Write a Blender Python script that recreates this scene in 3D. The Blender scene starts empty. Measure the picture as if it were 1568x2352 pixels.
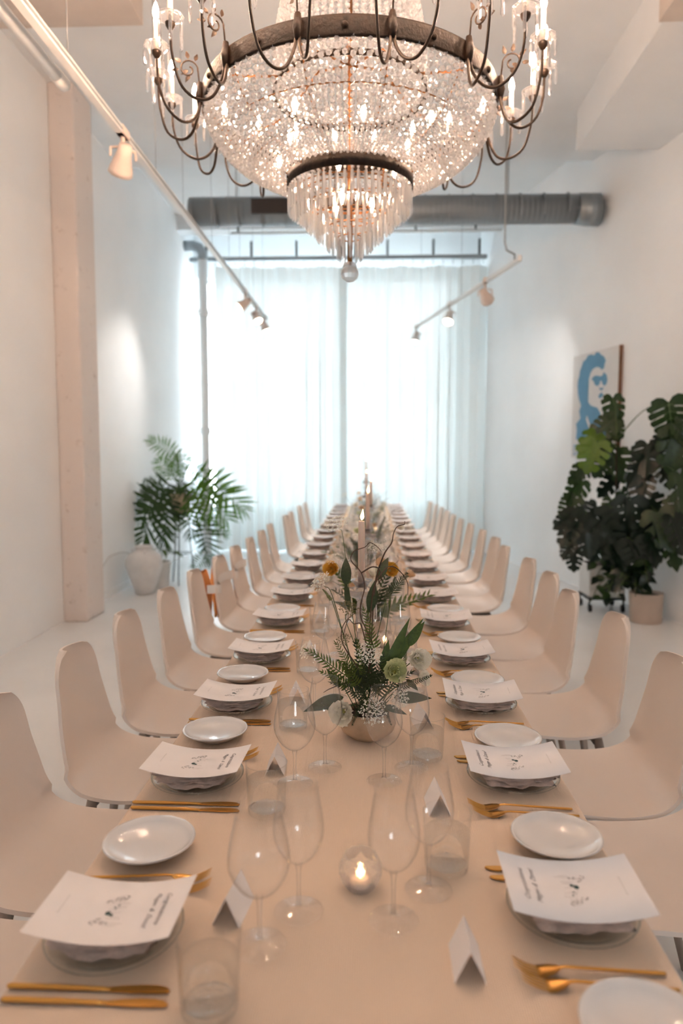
import bpy, bmesh, math, random
from mathutils import Vector, Matrix
from mathutils.geometry import tessellate_polygon
from math import sin, cos, pi, sqrt, radians, atan2, exp

S = bpy.context.scene
COL = S.collection
rnd = random.Random(11)

# ------------------------------------------------------------------ camera
CAM_H = 1.47
FPX = 1640.0
pitch = math.atan(134.0 / FPX)
yaw = math.atan(66.0 / FPX * cos(pitch))
fw = Vector((-sin(yaw) * cos(pitch), cos(yaw) * cos(pitch), -sin(pitch)))
rt = Vector((cos(yaw), sin(yaw), 0))
up = rt.cross(fw)
cd = bpy.data.cameras.new('camera')
cam = bpy.data.objects.new('camera', cd)
COL.objects.link(cam)
cam.matrix_world = Matrix(((rt.x, up.x, -fw.x, 0), (rt.y, up.y, -fw.y, 0), (rt.z, up.z, -fw.z, CAM_H), (0, 0, 0, 1)))
cd.sensor_fit = 'VERTICAL'
cd.sensor_height = 36.0
cd.sensor_width = 24.0
cd.lens = 36.0 * FPX / 2352.0
cd.clip_start = 0.02
cd.clip_end = 200
cd.dof.use_dof = True
cd.dof.focus_distance = 1.85
cd.dof.aperture_fstop = 2.2
S.camera = cam

# ------------------------------------------------------------------ world, exposure
W = bpy.data.worlds.new('overcast_sky')
S.world = W
W.use_nodes = True
bg = W.node_tree.nodes['Background']
bg.inputs['Color'].default_value = (0.86, 0.95, 1.0, 1)
bg.inputs['Strength'].default_value = 10.0
S.view_settings.view_transform = 'Standard'
S.view_settings.look = 'None'
S.view_settings.gamma = 1.0
S.view_settings.use_curve_mapping = False
S.view_settings.exposure = 0.17
BULB = 680.0          # chandelier bulb strength
SPOT = 60.0          # track spot power (W)
cy = S.cycles
cy.max_bounces = 7
cy.diffuse_bounces = 6
cy.glossy_bounces = 3
cy.transmission_bounces = 5
cy.transparent_max_bounces = 56
cy.caustics_reflective = False
cy.caustics_refractive = False
cy.sample_clamp_indirect = 6.0
cy.use_denoising = True
cy.use_adaptive_sampling = True
cy.adaptive_threshold = 0.25
cy.adaptive_min_samples = 12


def area(name, loc, rot, sx, sy, portal=True):
    l = bpy.data.lights.new(name, 'AREA')
    l.shape = 'RECTANGLE'
    l.size = sx
    l.size_y = sy
    l.cycles.is_portal = portal
    o = bpy.data.objects.new(name, l)
    o.location = loc
    o.rotation_euler = rot
    COL.objects.link(o)
    return o


# daylight portals in the window openings (they emit nothing, they only guide sky sampling)
area('window_portal', (-0.7, 11.12, 2.3), (radians(-90), 0, 0), 3.9, 3.7)
area('window_portal', (1.0, -4.02, 1.75), (radians(90), 0, 0), 1.2, 1.1)  # in the fill opening added behind the camera

# ------------------------------------------------------------------ materials
MATS = {}


def nodes(name):
    m = bpy.data.materials.new(name)
    m.use_nodes = True
    nt = m.node_tree
    nt.nodes.clear()
    out = nt.nodes.new('ShaderNodeOutputMaterial')
    return m, nt, out


def pr(name, col, rough=0.5, metal=0.0, var=0.0, vscale=8.0, bump=0.0, bscale=60.0, coat=0.0, trans=0.0, sss=0.0, col2=None, spec=0.5):
    """principled with noise colour variation and noise bump"""
    m, nt, out = nodes(name)
    b = nt.nodes.new('ShaderNodeBsdfPrincipled')
    b.inputs['Roughness'].default_value = rough
    b.inputs['Metallic'].default_value = metal
    b.inputs['Specular IOR Level'].default_value = spec
    if coat:
        b.inputs['Coat Weight'].default_value = coat
        b.inputs['Coat Roughness'].default_value = 0.08
    if sss:
        b.inputs['Subsurface Weight'].default_value = sss
        b.inputs['Subsurface Radius'].default_value = (0.02, 0.012, 0.008)
    c = (*col, 1)
    tc = nt.nodes.new('ShaderNodeTexCoord')
    if var or col2:
        n = nt.nodes.new('ShaderNodeTexNoise')
        n.inputs['Scale'].default_value = vscale
        n.inputs['Detail'].default_value = 5
        nt.links.new(tc.outputs['Object'], n.inputs['Vector'])
        r = nt.nodes.new('ShaderNodeValToRGB')
        c2 = col2 if col2 else tuple(max(0, x * (1 - var)) for x in col)
        r.color_ramp.elements[0].color = (*c2, 1)
        r.color_ramp.elements[1].color = c
        r.color_ramp.elements[0].position = 0.32
        r.color_ramp.elements[1].position = 0.62
        nt.links.new(n.outputs['Fac'], r.inputs['Fac'])
        nt.links.new(r.outputs['Color'], b.inputs['Base Color'])
    else:
        b.inputs['Base Color'].default_value = c
    if bump:
        n2 = nt.nodes.new('ShaderNodeTexNoise')
        n2.inputs['Scale'].default_value = bscale
        n2.inputs['Detail'].default_value = 4
        nt.links.new(tc.outputs['Object'], n2.inputs['Vector'])
        bp = nt.nodes.new('ShaderNodeBump')
        bp.inputs['Strength'].default_value = bump
        bp.inputs['Distance'].default_value = 0.01
        nt.links.new(n2.outputs['Fac'], bp.inputs['Height'])
        nt.links.new(bp.outputs['Normal'], b.inputs['Normal'])
    sh = b.outputs['BSDF']
    if trans:
        t = nt.nodes.new('ShaderNodeBsdfTranslucent')
        t.inputs['Color'].default_value = (*[min(1, x * 1.6) for x in col], 1)
        mx = nt.nodes.new('ShaderNodeMixShader')
        mx.inputs['Fac'].default_value = trans
        nt.links.new(sh, mx.inputs[1])
        nt.links.new(t.outputs[0], mx.inputs[2])
        sh = mx.outputs[0]
    nt.links.new(sh, out.inputs['Surface'])
    MATS[name] = m
    return m


def emis(name, col, strength):
    m, nt, out = nodes(name)
    e = nt.nodes.new('ShaderNodeEmission')
    e.inputs['Color'].default_value = (*col, 1)
    e.inputs['Strength'].default_value = strength
    nt.links.new(e.outputs[0], out.inputs['Surface'])
    if strength < 50:
        m.cycles.emission_sampling = 'NONE'
    MATS[name] = m
    return m


def thin_glass(name, tint=(0.97, 0.98, 0.98), edge=(0.62, 0.64, 0.64), power=2.2, gloss=1.0, f0=0.05):
    """thin-walled clear glass: transparent body that darkens towards grazing angles, Fresnel reflection"""
    m, nt, out = nodes(name)
    lw = nt.nodes.new('ShaderNodeLayerWeight')
    lw.inputs['Blend'].default_value = 0.5
    pw = nt.nodes.new('ShaderNodeMath')
    pw.operation = 'POWER'
    pw.inputs[1].default_value = power
    nt.links.new(lw.outputs['Facing'], pw.inputs[0])
    mc = nt.nodes.new('ShaderNodeMix')
    mc.data_type = 'RGBA'
    mc.inputs[6].default_value = (*tint, 1)
    mc.inputs[7].default_value = (*edge, 1)
    nt.links.new(pw.outputs[0], mc.inputs[0])
    tr = nt.nodes.new('ShaderNodeBsdfTransparent')
    nt.links.new(mc.outputs[2], tr.inputs['Color'])
    gl = nt.nodes.new('ShaderNodeBsdfGlossy')
    gl.inputs['Roughness'].default_value = 0.02
    gl.inputs['Color'].default_value = (gloss, gloss, gloss, 1)
    p5 = nt.nodes.new('ShaderNodeMath')
    p5.operation = 'POWER'
    p5.inputs[1].default_value = 5.0
    nt.links.new(lw.outputs['Facing'], p5.inputs[0])
    fr = nt.nodes.new('ShaderNodeMath')
    fr.operation = 'MULTIPLY_ADD'
    fr.inputs[1].default_value = 0.90
    fr.inputs[2].default_value = f0
    nt.links.new(p5.outputs[0], fr.inputs[0])
    mx = nt.nodes.new('ShaderNodeMixShader')
    nt.links.new(fr.outputs[0], mx.inputs[0])
    nt.links.new(tr.outputs[0], mx.inputs[1])
    nt.links.new(gl.outputs[0], mx.inputs[2])
    nt.links.new(mx.outputs[0], out.inputs['Surface'])
    MATS[name] = m
    return m


def solid_glass(name, ior=1.5, clear=0.4, white=0.0, tint=(1, 1, 1)):
    """solid refracting glass blended with straight transmission, so light passes on to what lies below"""
    m, nt, out = nodes(name)
    g = nt.nodes.new('ShaderNodeBsdfGlass')
    g.inputs['IOR'].default_value = ior
    g.inputs['Roughness'].default_value = 0.0
    g.inputs['Color'].default_value = (*tint, 1)
    tr = nt.nodes.new('ShaderNodeBsdfTransparent')
    tr.inputs['Color'].default_value = (*tint, 1)
    mx = nt.nodes.new('ShaderNodeMixShader')
    mx.inputs[0].default_value = clear
    nt.links.new(g.outputs[0], mx.inputs[1])
    nt.links.new(tr.outputs[0], mx.inputs[2])
    sh = mx.outputs[0]
    if white:
        d = nt.nodes.new('ShaderNodeBsdfTranslucent')
        d.inputs['Color'].default_value = (0.88, 0.90, 0.95, 1)
        d2 = nt.nodes.new('ShaderNodeBsdfDiffuse')
        d2.inputs['Color'].default_value = (0.88, 0.90, 0.95, 1)
        a = nt.nodes.new('ShaderNodeMixShader')
        a.inputs[0].default_value = 0.5
        nt.links.new(d.outputs[0], a.inputs[1])
        nt.links.new(d2.outputs[0], a.inputs[2])
        m2 = nt.nodes.new('ShaderNodeMixShader')
        m2.inputs[0].default_value = white
        nt.links.new(sh, m2.inputs[1])
        nt.links.new(a.outputs[0], m2.inputs[2])
        sh = m2.outputs[0]
    nt.links.new(sh, out.inputs['Surface'])
    MATS[name] = m
    return m


def linen(name, col):
    m, nt, out = nodes(name)
    b = nt.nodes.new('ShaderNodeBsdfPrincipled')
    b.inputs['Roughness'].default_value = 0.85
    b.inputs['Specular IOR Level'].default_value = 0.15
    b.inputs['Sheen Weight'].default_value = 0.15
    tc = nt.nodes.new('ShaderNodeTexCoord')
    hs = []
    for ax, sc in (('X', 560.0), ('Y', 620.0)):
        w = nt.nodes.new('ShaderNodeTexWave')
        w.wave_type = 'BANDS'
        w.bands_direction = ax
        w.inputs['Scale'].default_value = sc / 6.0
        w.inputs['Distortion'].default_value = 2.5
        w.inputs['Detail'].default_value = 3
        w.inputs['Detail Scale'].default_value = 2.0
        nt.links.new(tc.outputs['Object'], w.inputs['Vector'])
        hs.append(w)
    ad = nt.nodes.new('ShaderNodeMath')
    ad.operation = 'ADD'
    nt.links.new(hs[0].outputs['Fac'], ad.inputs[0])
    nt.links.new(hs[1].outputs['Fac'], ad.inputs[1])
    bp = nt.nodes.new('ShaderNodeBump')
    bp.inputs['Strength'].default_value = 0.35
    bp.inputs['Distance'].default_value = 0.0012
    nt.links.new(ad.outputs[0], bp.inputs['Height'])
    nt.links.new(bp.outputs['Normal'], b.inputs['Normal'])
    r = nt.nodes.new('ShaderNodeValToRGB')
    r.color_ramp.elements[0].color = (*[x * 0.90 for x in col], 1)
    r.color_ramp.elements[1].color = (*[min(1, x * 1.03) for x in col], 1)
    ml = nt.nodes.new('ShaderNodeMath')
    ml.operation = 'MULTIPLY'
    ml.inputs[1].default_value = 0.5
    nt.links.new(ad.outputs[0], ml.inputs[0])
    nt.links.new(ml.outputs[0], r.inputs['Fac'])
    nt.links.new(r.outputs['Color'], b.inputs['Base Color'])
    nt.links.new(b.outputs[0], out.inputs['Surface'])
    MATS[name] = m
    return m


def sheer(name):
    m, nt, out = nodes(name)
    d = nt.nodes.new('ShaderNodeBsdfDiffuse')
    d.inputs['Color'].default_value = (0.80, 0.845, 0.85, 1)
    t = nt.nodes.new('ShaderNodeBsdfTranslucent')
    t.inputs['Color'].default_value = (0.80, 0.88, 0.89, 1)
    tr = nt.nodes.new('ShaderNodeBsdfTransparent')
    a = nt.nodes.new('ShaderNodeMixShader')
    a.inputs[0].default_value = 0.088
    nt.links.new(d.outputs[0], a.inputs[1])
    nt.links.new(t.outputs[0], a.inputs[2])
    b = nt.nodes.new('ShaderNodeMixShader')
    b.inputs[0].default_value = 0.02
    nt.links.new(a.outputs[0], b.inputs[1])
    nt.links.new(tr.outputs[0], b.inputs[2])
    nt.links.new(b.outputs[0], out.inputs['Surface'])
    MATS[name] = m
    return m


def speckled_plaster(name, base, stain):
    """painted masonry with chipped, stained specks"""
    m, nt, out = nodes(name)
    b = nt.nodes.new('ShaderNodeBsdfPrincipled')
    b.inputs['Roughness'].default_value = 0.8
    tc = nt.nodes.new('ShaderNodeTexCoord')
    n1 = nt.nodes.new('ShaderNodeTexNoise')
    n1.inputs['Scale'].default_value = 10.0
    n1.inputs['Detail'].default_value = 8
    n1.inputs['Roughness'].default_value = 0.75
    nt.links.new(tc.outputs['Object'], n1.inputs['Vector'])
    r = nt.nodes.new('ShaderNodeValToRGB')
    r.color_ramp.elements[0].color = (*stain, 1)
    r.color_ramp.elements[0].position = 0.30
    r.color_ramp.elements[1].color = (*base, 1)
    r.color_ramp.elements[1].position = 0.40
    nt.links.new(n1.outputs['Fac'], r.inputs['Fac'])
    nt.links.new(r.outputs['Color'], b.inputs['Base Color'])
    bp = nt.nodes.new('ShaderNodeBump')
    bp.inputs['Strength'].default_value = 0.3
    bp.inputs['Distance'].default_value = 0.01
    nt.links.new(n1.outputs['Fac'], bp.inputs['Height'])
    nt.links.new(bp.outputs['Normal'], b.inputs['Normal'])
    nt.links.new(b.outputs[0], out.inputs['Surface'])
    MATS[name] = m
    return m


def banded_metal(name, col, dark, scale):
    m, nt, out = nodes(name)
    b = nt.nodes.new('ShaderNodeBsdfPrincipled')
    b.inputs['Metallic'].default_value = 0.85
    b.inputs['Roughness'].default_value = 0.42
    b.inputs['Base Color'].default_value = (*col, 1)
    tc = nt.nodes.new('ShaderNodeTexCoord')
    w = nt.nodes.new('ShaderNodeTexWave')
    w.bands_direction = 'X'
    w.inputs['Scale'].default_value = scale
    nt.links.new(tc.outputs['Object'], w.inputs['Vector'])
    bp = nt.nodes.new('ShaderNodeBump')
    bp.inputs['Strength'].default_value = 0.25
    bp.inputs['Distance'].default_value = 0.01
    nt.links.new(w.outputs['Fac'], bp.inputs['Height'])
    nt.links.new(bp.outputs['Normal'], b.inputs['Normal'])
    nt.links.new(b.outputs[0], out.inputs['Surface'])
    MATS[name] = m
    return m


def leafmat(name, col, col2, trans=0.25, rough=0.38):
    return pr(name, col, rough, var=0.3, vscale=14, col2=col2, trans=trans, spec=0.5)


pr('wall_paint', (0.87, 0.89, 0.905), 0.75, var=0.05, vscale=1.2, bump=0.08, bscale=14)
pr('ceiling_paint', (0.79, 0.805, 0.82), 0.85, var=0.08, vscale=1.0, bump=0.2, bscale=4)
pr('beam_warm_lit', (0.62, 0.55, 0.50), 0.85, var=0.18, vscale=2.0, bump=0.2, bscale=6)  # brownish tone: warm chandelier light put into the beam colour
speckled_plaster('pillar_plaster', (0.74, 0.67, 0.63), (0.45, 0.36, 0.31))
pr('floor_epoxy', (0.79, 0.81, 0.82), 0.20, var=0.10, vscale=0.9, bump=0.03, bscale=5, spec=0.4)
pr('white_metal', (0.78, 0.78, 0.77), 0.4)
pr('pink_white_metal', (0.72, 0.60, 0.53), 0.45)
pr('grey_metal', (0.30, 0.33, 0.35), 0.5, metal=0.4)
pr('dark_metal', (0.03, 0.03, 0.032), 0.45, metal=0.3)
pr('black_iron', (0.012, 0.012, 0.013), 0.5)
pr('wire_steel', (0.35, 0.37, 0.38), 0.4, metal=0.6)
banded_metal('galvanised', (0.30, 0.33, 0.35), (0.2, 0.2, 0.2), 6.0)
pr('grille_dark', (0.035, 0.03, 0.03), 0.6)
sheer('sheer_curtain')
pr('window_frame_paint', (0.55, 0.58, 0.60), 0.5)
linen('table_linen', (0.78, 0.62, 0.485))
pr('table_wood', (0.35, 0.22, 0.12), 0.6, var=0.3, vscale=12)
pr('shell_plastic', (0.745, 0.67, 0.615), 0.42, bump=0.04, bscale=220, spec=0.4)
pr('shell_mount', (0.22, 0.19, 0.17), 0.55)
pr('chair_leg', (0.45, 0.38, 0.33), 0.5, var=0.15, vscale=10)
pr('porcelain', (0.70, 0.69, 0.69), 0.10, coat=0.5, var=0.02)
pr('gold', (0.68, 0.37, 0.10), 0.28, metal=1.0)
pr('card_stock', (0.84, 0.81, 0.81), 0.8)
pr('ink', (0.035, 0.035, 0.05), 0.7)
pr('ink_green', (0.02, 0.07, 0.07), 0.7)
pr('ink_pale', (0.45, 0.43, 0.43), 0.7)
pr('napkin_cloth', (0.80, 0.66, 0.59), 0.9, var=0.3, vscale=40, bump=0.3, bscale=120)
thin_glass('plate_glass', (0.95, 0.97, 0.96), (0.22, 0.28, 0.26), 2.6)
thin_glass('stemware', (0.995, 0.995, 0.995), (0.46, 0.46, 0.46), 4.5, f0=0.075)
thin_glass('tumbler_glass', (0.99, 0.995, 0.995), (0.50, 0.52, 0.53), 4.5, f0=0.035)
solid_glass('water', 1.33, 0.80, 0.0, (0.985, 0.99, 0.99))
solid_glass('solid_crystal', 1.5, 0.60, 0.0)
solid_glass('votive_crystal', 1.5, 0.60, 0.14)
solid_glass('drop_crystal', 1.52, 0.45, 0.12)
solid_glass('foot_glass', 1.5, 0.70, 0.0)
solid_glass('cut_crystal', 1.5, 0.30, 0.06)
solid_glass('bead_crystal', 1.52, 0.30, 0.31)
solid_glass('prism_crystal', 1.52, 0.40, 0.28)
thin_glass('window_glass', (0.98, 0.99, 0.99), (0.8, 0.85, 0.86), 3.0)
pr('wax', (0.74, 0.58, 0.49), 0.5, sss=0.3)
pr('candle_sleeve', (0.86, 0.76, 0.68), 0.5)
pr('wick', (0.02, 0.02, 0.02), 0.8)
emis('flame', (1.0, 0.62, 0.28), 14.0)
emis('bulb_glow', (1.0, 0.65, 0.44), BULB)
emis('inner_bulb_glow', (1.0, 0.66, 0.42), BULB * 0.18)
emis('spot_lens', (1.0, 0.86, 0.72), 6.0)
pr('bronze', (0.020, 0.010, 0.0045), 0.5, metal=0.0, spec=0.25, var=0.5, vscale=40, bump=0.3, bscale=90)
pr('bronze_arm', (0.035, 0.018, 0.008), 0.42, metal=0.3)
pr('brass_rib', (0.30, 0.13, 0.05), 0.4, metal=0.8)
pr('urn_clay', (0.72, 0.72, 0.72), 0.75, var=0.1, vscale=9, bump=0.35, bscale=30)
pr('pot_beige', (0.55, 0.45, 0.38), 0.7, var=0.1, vscale=6, bump=0.15, bscale=40)
pr('pot_white', (0.70, 0.70, 0.69), 0.6, var=0.08, vscale=6)
pr('pot_straw', (0.50, 0.42, 0.28), 0.8, var=0.3, vscale=30, bump=0.4, bscale=70)
pr('stoneware', (0.52, 0.36, 0.235), 0.45, var=0.25, vscale=25, bump=0.1, bscale=60)
pr('soil', (0.03, 0.02, 0.013), 0.95, bump=0.6, bscale=60)
leafmat('palm_leaf', (0.065, 0.165, 0.010), (0.035, 0.10, 0.008), 0.35)
leafmat('palm_leaf_dark', (0.03, 0.07, 0.010), (0.010, 0.03, 0.006), 0.25)
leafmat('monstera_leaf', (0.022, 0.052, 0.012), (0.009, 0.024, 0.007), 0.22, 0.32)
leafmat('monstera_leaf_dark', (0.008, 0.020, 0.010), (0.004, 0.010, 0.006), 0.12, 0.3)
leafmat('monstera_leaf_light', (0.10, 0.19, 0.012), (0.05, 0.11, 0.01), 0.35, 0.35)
pr('vein', (0.16, 0.25, 0.12), 0.5)
pr('bark', (0.05, 0.03, 0.018), 0.8, var=0.3, vscale=30)
pr('petiole', (0.05, 0.09, 0.02), 0.55)
leafmat('sprig_green', (0.085, 0.125, 0.016), (0.04, 0.065, 0.01), 0.25, 0.5)
leafmat('sprig_dark', (0.030, 0.050, 0.014), (0.014, 0.025, 0.008), 0.15, 0.55)
leafmat('blade_green', (0.060, 0.105, 0.018), (0.03, 0.055, 0.010), 0.25, 0.5)
leafmat('petal_white', (0.88, 0.83, 0.70), (0.78, 0.72, 0.54), 0.35, 0.6)
leafmat('petal_green', (0.62, 0.66, 0.40), (0.42, 0.48, 0.22), 0.35, 0.6)
leafmat('petal_yellow', (0.75, 0.42, 0.07), (0.6, 0.30, 0.04), 0.3, 0.6)
leafmat('petal_peach', (0.72, 0.50, 0.33), (0.55, 0.33, 0.2), 0.3, 0.6)
pr('floret', (0.80, 0.78, 0.68), 0.7)
pr('flower_eye', (0.45, 0.42, 0.15), 0.7)
pr('seed_head', (0.14, 0.12, 0.045), 0.7)
pr('twig', (0.085, 0.045, 0.025), 0.6)
pr('orange_cloth', (0.88, 0.36, 0.10), 0.8, bump=0.3, bscale=60)
pr('white_strap', (0.82, 0.80, 0.78), 0.7)
pr('canvas_white', (0.70, 0.70, 0.70), 0.75, var=0.06, vscale=5)
pr('stencil_blue', (0.11, 0.29, 0.47), 0.7, var=0.1, vscale=10)
pr('wood_edge', (0.20, 0.10, 0.06), 0.6, var=0.2, vscale=15)
pr('outlet_plastic', (0.36, 0.46, 0.50), 0.5)
pr('cable_grey', (0.55, 0.53, 0.52), 0.6)
M = MATS

# ------------------------------------------------------------------ mesh helpers
KIDS = {}


def reg(o, parent):
    if parent is not None:
        o.parent = parent
        KIDS.setdefault(parent.name, []).append(o)


def catmull(pts, n):
    pts = [Vector(p) for p in pts]
    P = [pts[0] * 2 - pts[1]] + pts + [pts[-1] * 2 - pts[-2]]
    out = []
    segs = len(pts) - 1
    for i in range(n):
        t = i / (n - 1) * segs
        k = min(int(t), segs - 1)
        u = t - k
        a, b, c, d = P[k], P[k + 1], P[k + 2], P[k + 3]
        out.append(0.5 * ((2 * b) + (c - a) * u + (2 * a - 5 * b + 4 * c - d) * u * u + (3 * b - a - 3 * c + d) * u ** 3))
    return out


class MB:
    def __init__(s):
        s.v = []
        s.f = []

    def add(s, vs, fs, mat=None):
        n = len(s.v)
        if mat is None:
            s.v += [tuple(v) for v in vs]
        else:
            s.v += [tuple(mat @ Vector(v)) for v in vs]
        s.f += [tuple(i + n for i in f) for f in fs]
        return s

    def box(s, lo, hi, mat=None, bev=0.0):
        x0, y0, z0 = lo
        x1, y1, z1 = hi
        if bev:
            b = bev
            vs = []
            # chamfered box: 24 verts
            for sx, X, Xi in ((0, x0, x0 + b), (1, x1, x1 - b)):
                for sy, Y, Yi in ((0, y0, y0 + b), (1, y1, y1 - b)):
                    for sz, Z, Zi in ((0, z0, z0 + b), (1, z1, z1 - b)):
                        vs += [(X, Yi, Zi), (Xi, Y, Zi), (Xi, Yi, Z)]

            def I(a, bb, c, k):
                return ((a * 2 + bb) * 2 + c) * 3 + k
            fs = []
            for a in (0, 1):
                fs.append([I(a, 0, 0, 0), I(a, 1, 0, 0), I(a, 1, 1, 0), I(a, 0, 1, 0)][::1 if a else -1])
                fs.append([I(0, a, 0, 1), I(1, a, 0, 1), I(1, a, 1, 1), I(0, a, 1, 1)][::-1 if a else 1])
                fs.append([I(0, 0, a, 2), I(1, 0, a, 2), I(1, 1, a, 2), I(0, 1, a, 2)][::1 if a else -1])
            for a in (0, 1):
                for bb in (0, 1):
                    fs.append([I(a, bb, 0, 0), I(a, bb, 1, 0), I(a, bb, 1, 1), I(a, bb, 0, 1)])
                    fs.append([I(a, 0, bb, 0), I(a, 1, bb, 0), I(a, 1, bb, 2), I(a, 0, bb, 2)])
                    fs.append([I(0, a, bb, 1), I(1, a, bb, 1), I(1, a, bb, 2), I(0, a, bb, 2)])
            for a in (0, 1):
                for bb in (0, 1):
                    for c in (0, 1):
                        fs.append([I(a, bb, c, 0), I(a, bb, c, 1), I(a, bb, c, 2)])
            return s.add(vs, fs, mat)
        vs = [(x0, y0, z0), (x1, y0, z0), (x1, y1, z0), (x0, y1, z0), (x0, y0, z1), (x1, y0, z1), (x1, y1, z1), (x0, y1, z1)]
        return s.add(vs, [(0, 3, 2, 1), (4, 5, 6, 7), (0, 1, 5, 4), (1, 2, 6, 5), (2, 3, 7, 6), (3, 0, 4, 7)], mat)

    def tube(s, pts, r, n=8, cap=True, flat=None, up0=None):
        pts = [Vector(p) for p in pts]
        k = len(pts)
        rs = r if isinstance(r, (list, tuple)) else [r] * k
        T = []
        for i in range(k):
            t = pts[min(i + 1, k - 1)] - pts[max(i - 1, 0)]
            T.append(t.normalized() if t.length > 1e-9 else Vector((0, 0, 1)))
        u = Vector(up0) if up0 else Vector((0, 0, 1))
        if abs(T[0].dot(u)) > 0.95:
            u = Vector((1, 0, 0))
        u = (u - T[0] * u.dot(T[0])).normalized()
        vs = []
        for i in range(k):
            u = u - T[i] * u.dot(T[i])
            u = u.normalized() if u.length > 1e-6 else T[i].orthogonal().normalized()
            w = T[i].cross(u)
            fl = flat[i] if isinstance(flat, (list, tuple)) else (flat or 1.0)
            for j in range(n):
                a = 2 * pi * j / n
                vs.append(pts[i] + w * (cos(a) * rs[i]) + u * (sin(a) * rs[i] * fl))
        fs = []
        for i in range(k - 1):
            for j in range(n):
                fs.append((i * n + j, i * n + (j + 1) % n, (i + 1) * n + (j + 1) % n, (i + 1) * n + j))
        if cap:
            fs.append(tuple(range(n))[::-1])
            fs.append(tuple(range((k - 1) * n, k * n)))
        return s.add(vs, fs)

    def lathe(s, prof, n=24, c=(0, 0, 0), mat=None, wob=None):
        vs = []
        for i, (r, z) in enumerate(prof):
            for j in range(n):
                a = 2 * pi * j / n
                rr = r * (wob(a, i) if wob else 1.0)
                vs.append((c[0] + rr * cos(a), c[1] + rr * sin(a), c[2] + z))
        fs = []
        for i in range(len(prof) - 1):
            for j in range(n):
                fs.append((i * n + j, i * n + (j + 1) % n, (i + 1) * n + (j + 1) % n, (i + 1) * n + j))
        if prof[0][0] < 0.0011:
            pass
        return s.add(vs, fs, mat)

    def grid(s, nu, nv, fn):
        vs = [fn(i / (nu - 1), j / (nv - 1)) for i in range(nu) for j in range(nv)]
        fs = [(i * nv + j, i * nv + j + 1, (i + 1) * nv + j + 1, (i + 1) * nv + j) for i in range(nu - 1) for j in range(nv - 1)]
        return s.add(vs, fs)

    def mesh(s, name, smooth=True):
        me = bpy.data.meshes.new(name)
        me.from_pydata(s.v, [], s.f)
        me.validate()
        if smooth and len(me.polygons):
            me.polygons.foreach_set('use_smooth', [True] * len(me.polygons))
        me.update()
        return me

    def build(s, name, mat, parent=None, smooth=True, loc=None, rot=None):
        return obj(name, s.mesh(name, smooth), mat, parent, loc, rot)


def obj(name, me, mat, parent=None, loc=None, rot=None, scale=None):
    if mat is not None and len(me.materials) == 0:
        me.materials.append(M[mat] if isinstance(mat, str) else mat)
    o = bpy.data.objects.new(name, me)
    COL.objects.link(o)
    if loc is not None:
        o.location = loc
    if rot is not None:
        o.rotation_euler = rot
    if scale is not None:
        o.scale = scale if isinstance(scale, (tuple, list)) else (scale,) * 3
    reg(o, parent)
    return o


def empty(name, loc=(0, 0, 0), rz=0.0, parent=None):
    o = bpy.data.objects.new(name, None)
    COL.objects.link(o)
    o.location = loc
    o.rotation_euler = (0, 0, rz)
    o.empty_display_size = 0.05
    reg(o, parent)
    return o


def tag(o, label, cat, group=None):
    o['label'] = label
    o['category'] = cat
    if group:
        o['group'] = group
    return o


def struct(o, label=None):
    o['kind'] = 'structure'
    if label:
        o['label'] = label
    return o


def copy_tree(o, parent=None, keep_props=True):
    c = o.copy()
    COL.objects.link(c)
    reg(c, parent)
    for ch in KIDS.get(o.name, []):
        copy_tree(ch, c)
    return c


def ico(sub=1):
    bm = bmesh.new()
    bmesh.ops.create_icosphere(bm, subdivisions=sub, radius=1.0)
    vs = [tuple(v.co) for v in bm.verts]
    fs = [tuple(v.index for v in f.verts) for f in bm.faces]
    bm.free()
    return vs, fs


ICO1 = ico(1)
ICO2 = ico(2)
ORD = ['first', 'second', 'third', 'fourth', 'fifth', 'sixth', 'seventh', 'eighth', 'ninth', 'tenth', 'eleventh', 'twelfth', 'thirteenth',
       'fourteenth', 'fifteenth', 'sixteenth', 'seventeenth', 'eighteenth', 'nineteenth', 'twentieth']


def rot_to(d, nrm=None, roll=0.0):
    """matrix with local +X along d and local +Z near nrm"""
    d = Vector(d).normalized()
    n = Vector(nrm) if nrm is not None else Vector((0, 0, 1))
    n = n - d * n.dot(d)
    if n.length < 1e-5:
        n = d.orthogonal()
    n.normalize()
    y = n.cross(d)
    m = Matrix(((d.x, y.x, n.x), (d.y, y.y, n.y), (d.z, y.z, n.z))).to_4x4()
    if roll:
        m = m @ Matrix.Rotation(roll, 4, 'X')
    return m


# ================================================================== SETTING
WL = -2.68                     # left wall plane
RWS = 0.22                     # splay of the right wall


def rwx(y):
    return 1.68 + RWS * (10.8 - y)


YB = 10.98                     # back wall plane
Y0 = -4.0                      # wall behind the camera
ZC, ZC2 = 4.53, 4.75
struct(MB().box((-3.1, Y0 - 0.3, -0.2), (5.6, YB + 0.4, 0.0)).build('floor', 'floor_epoxy', smooth=False))
struct(MB().box((WL - 0.25, Y0 - 0.3, 0.0), (WL, YB + 0.3, ZC2 + 0.2)).build('wall_left', 'wall_paint', smooth=False))
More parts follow.
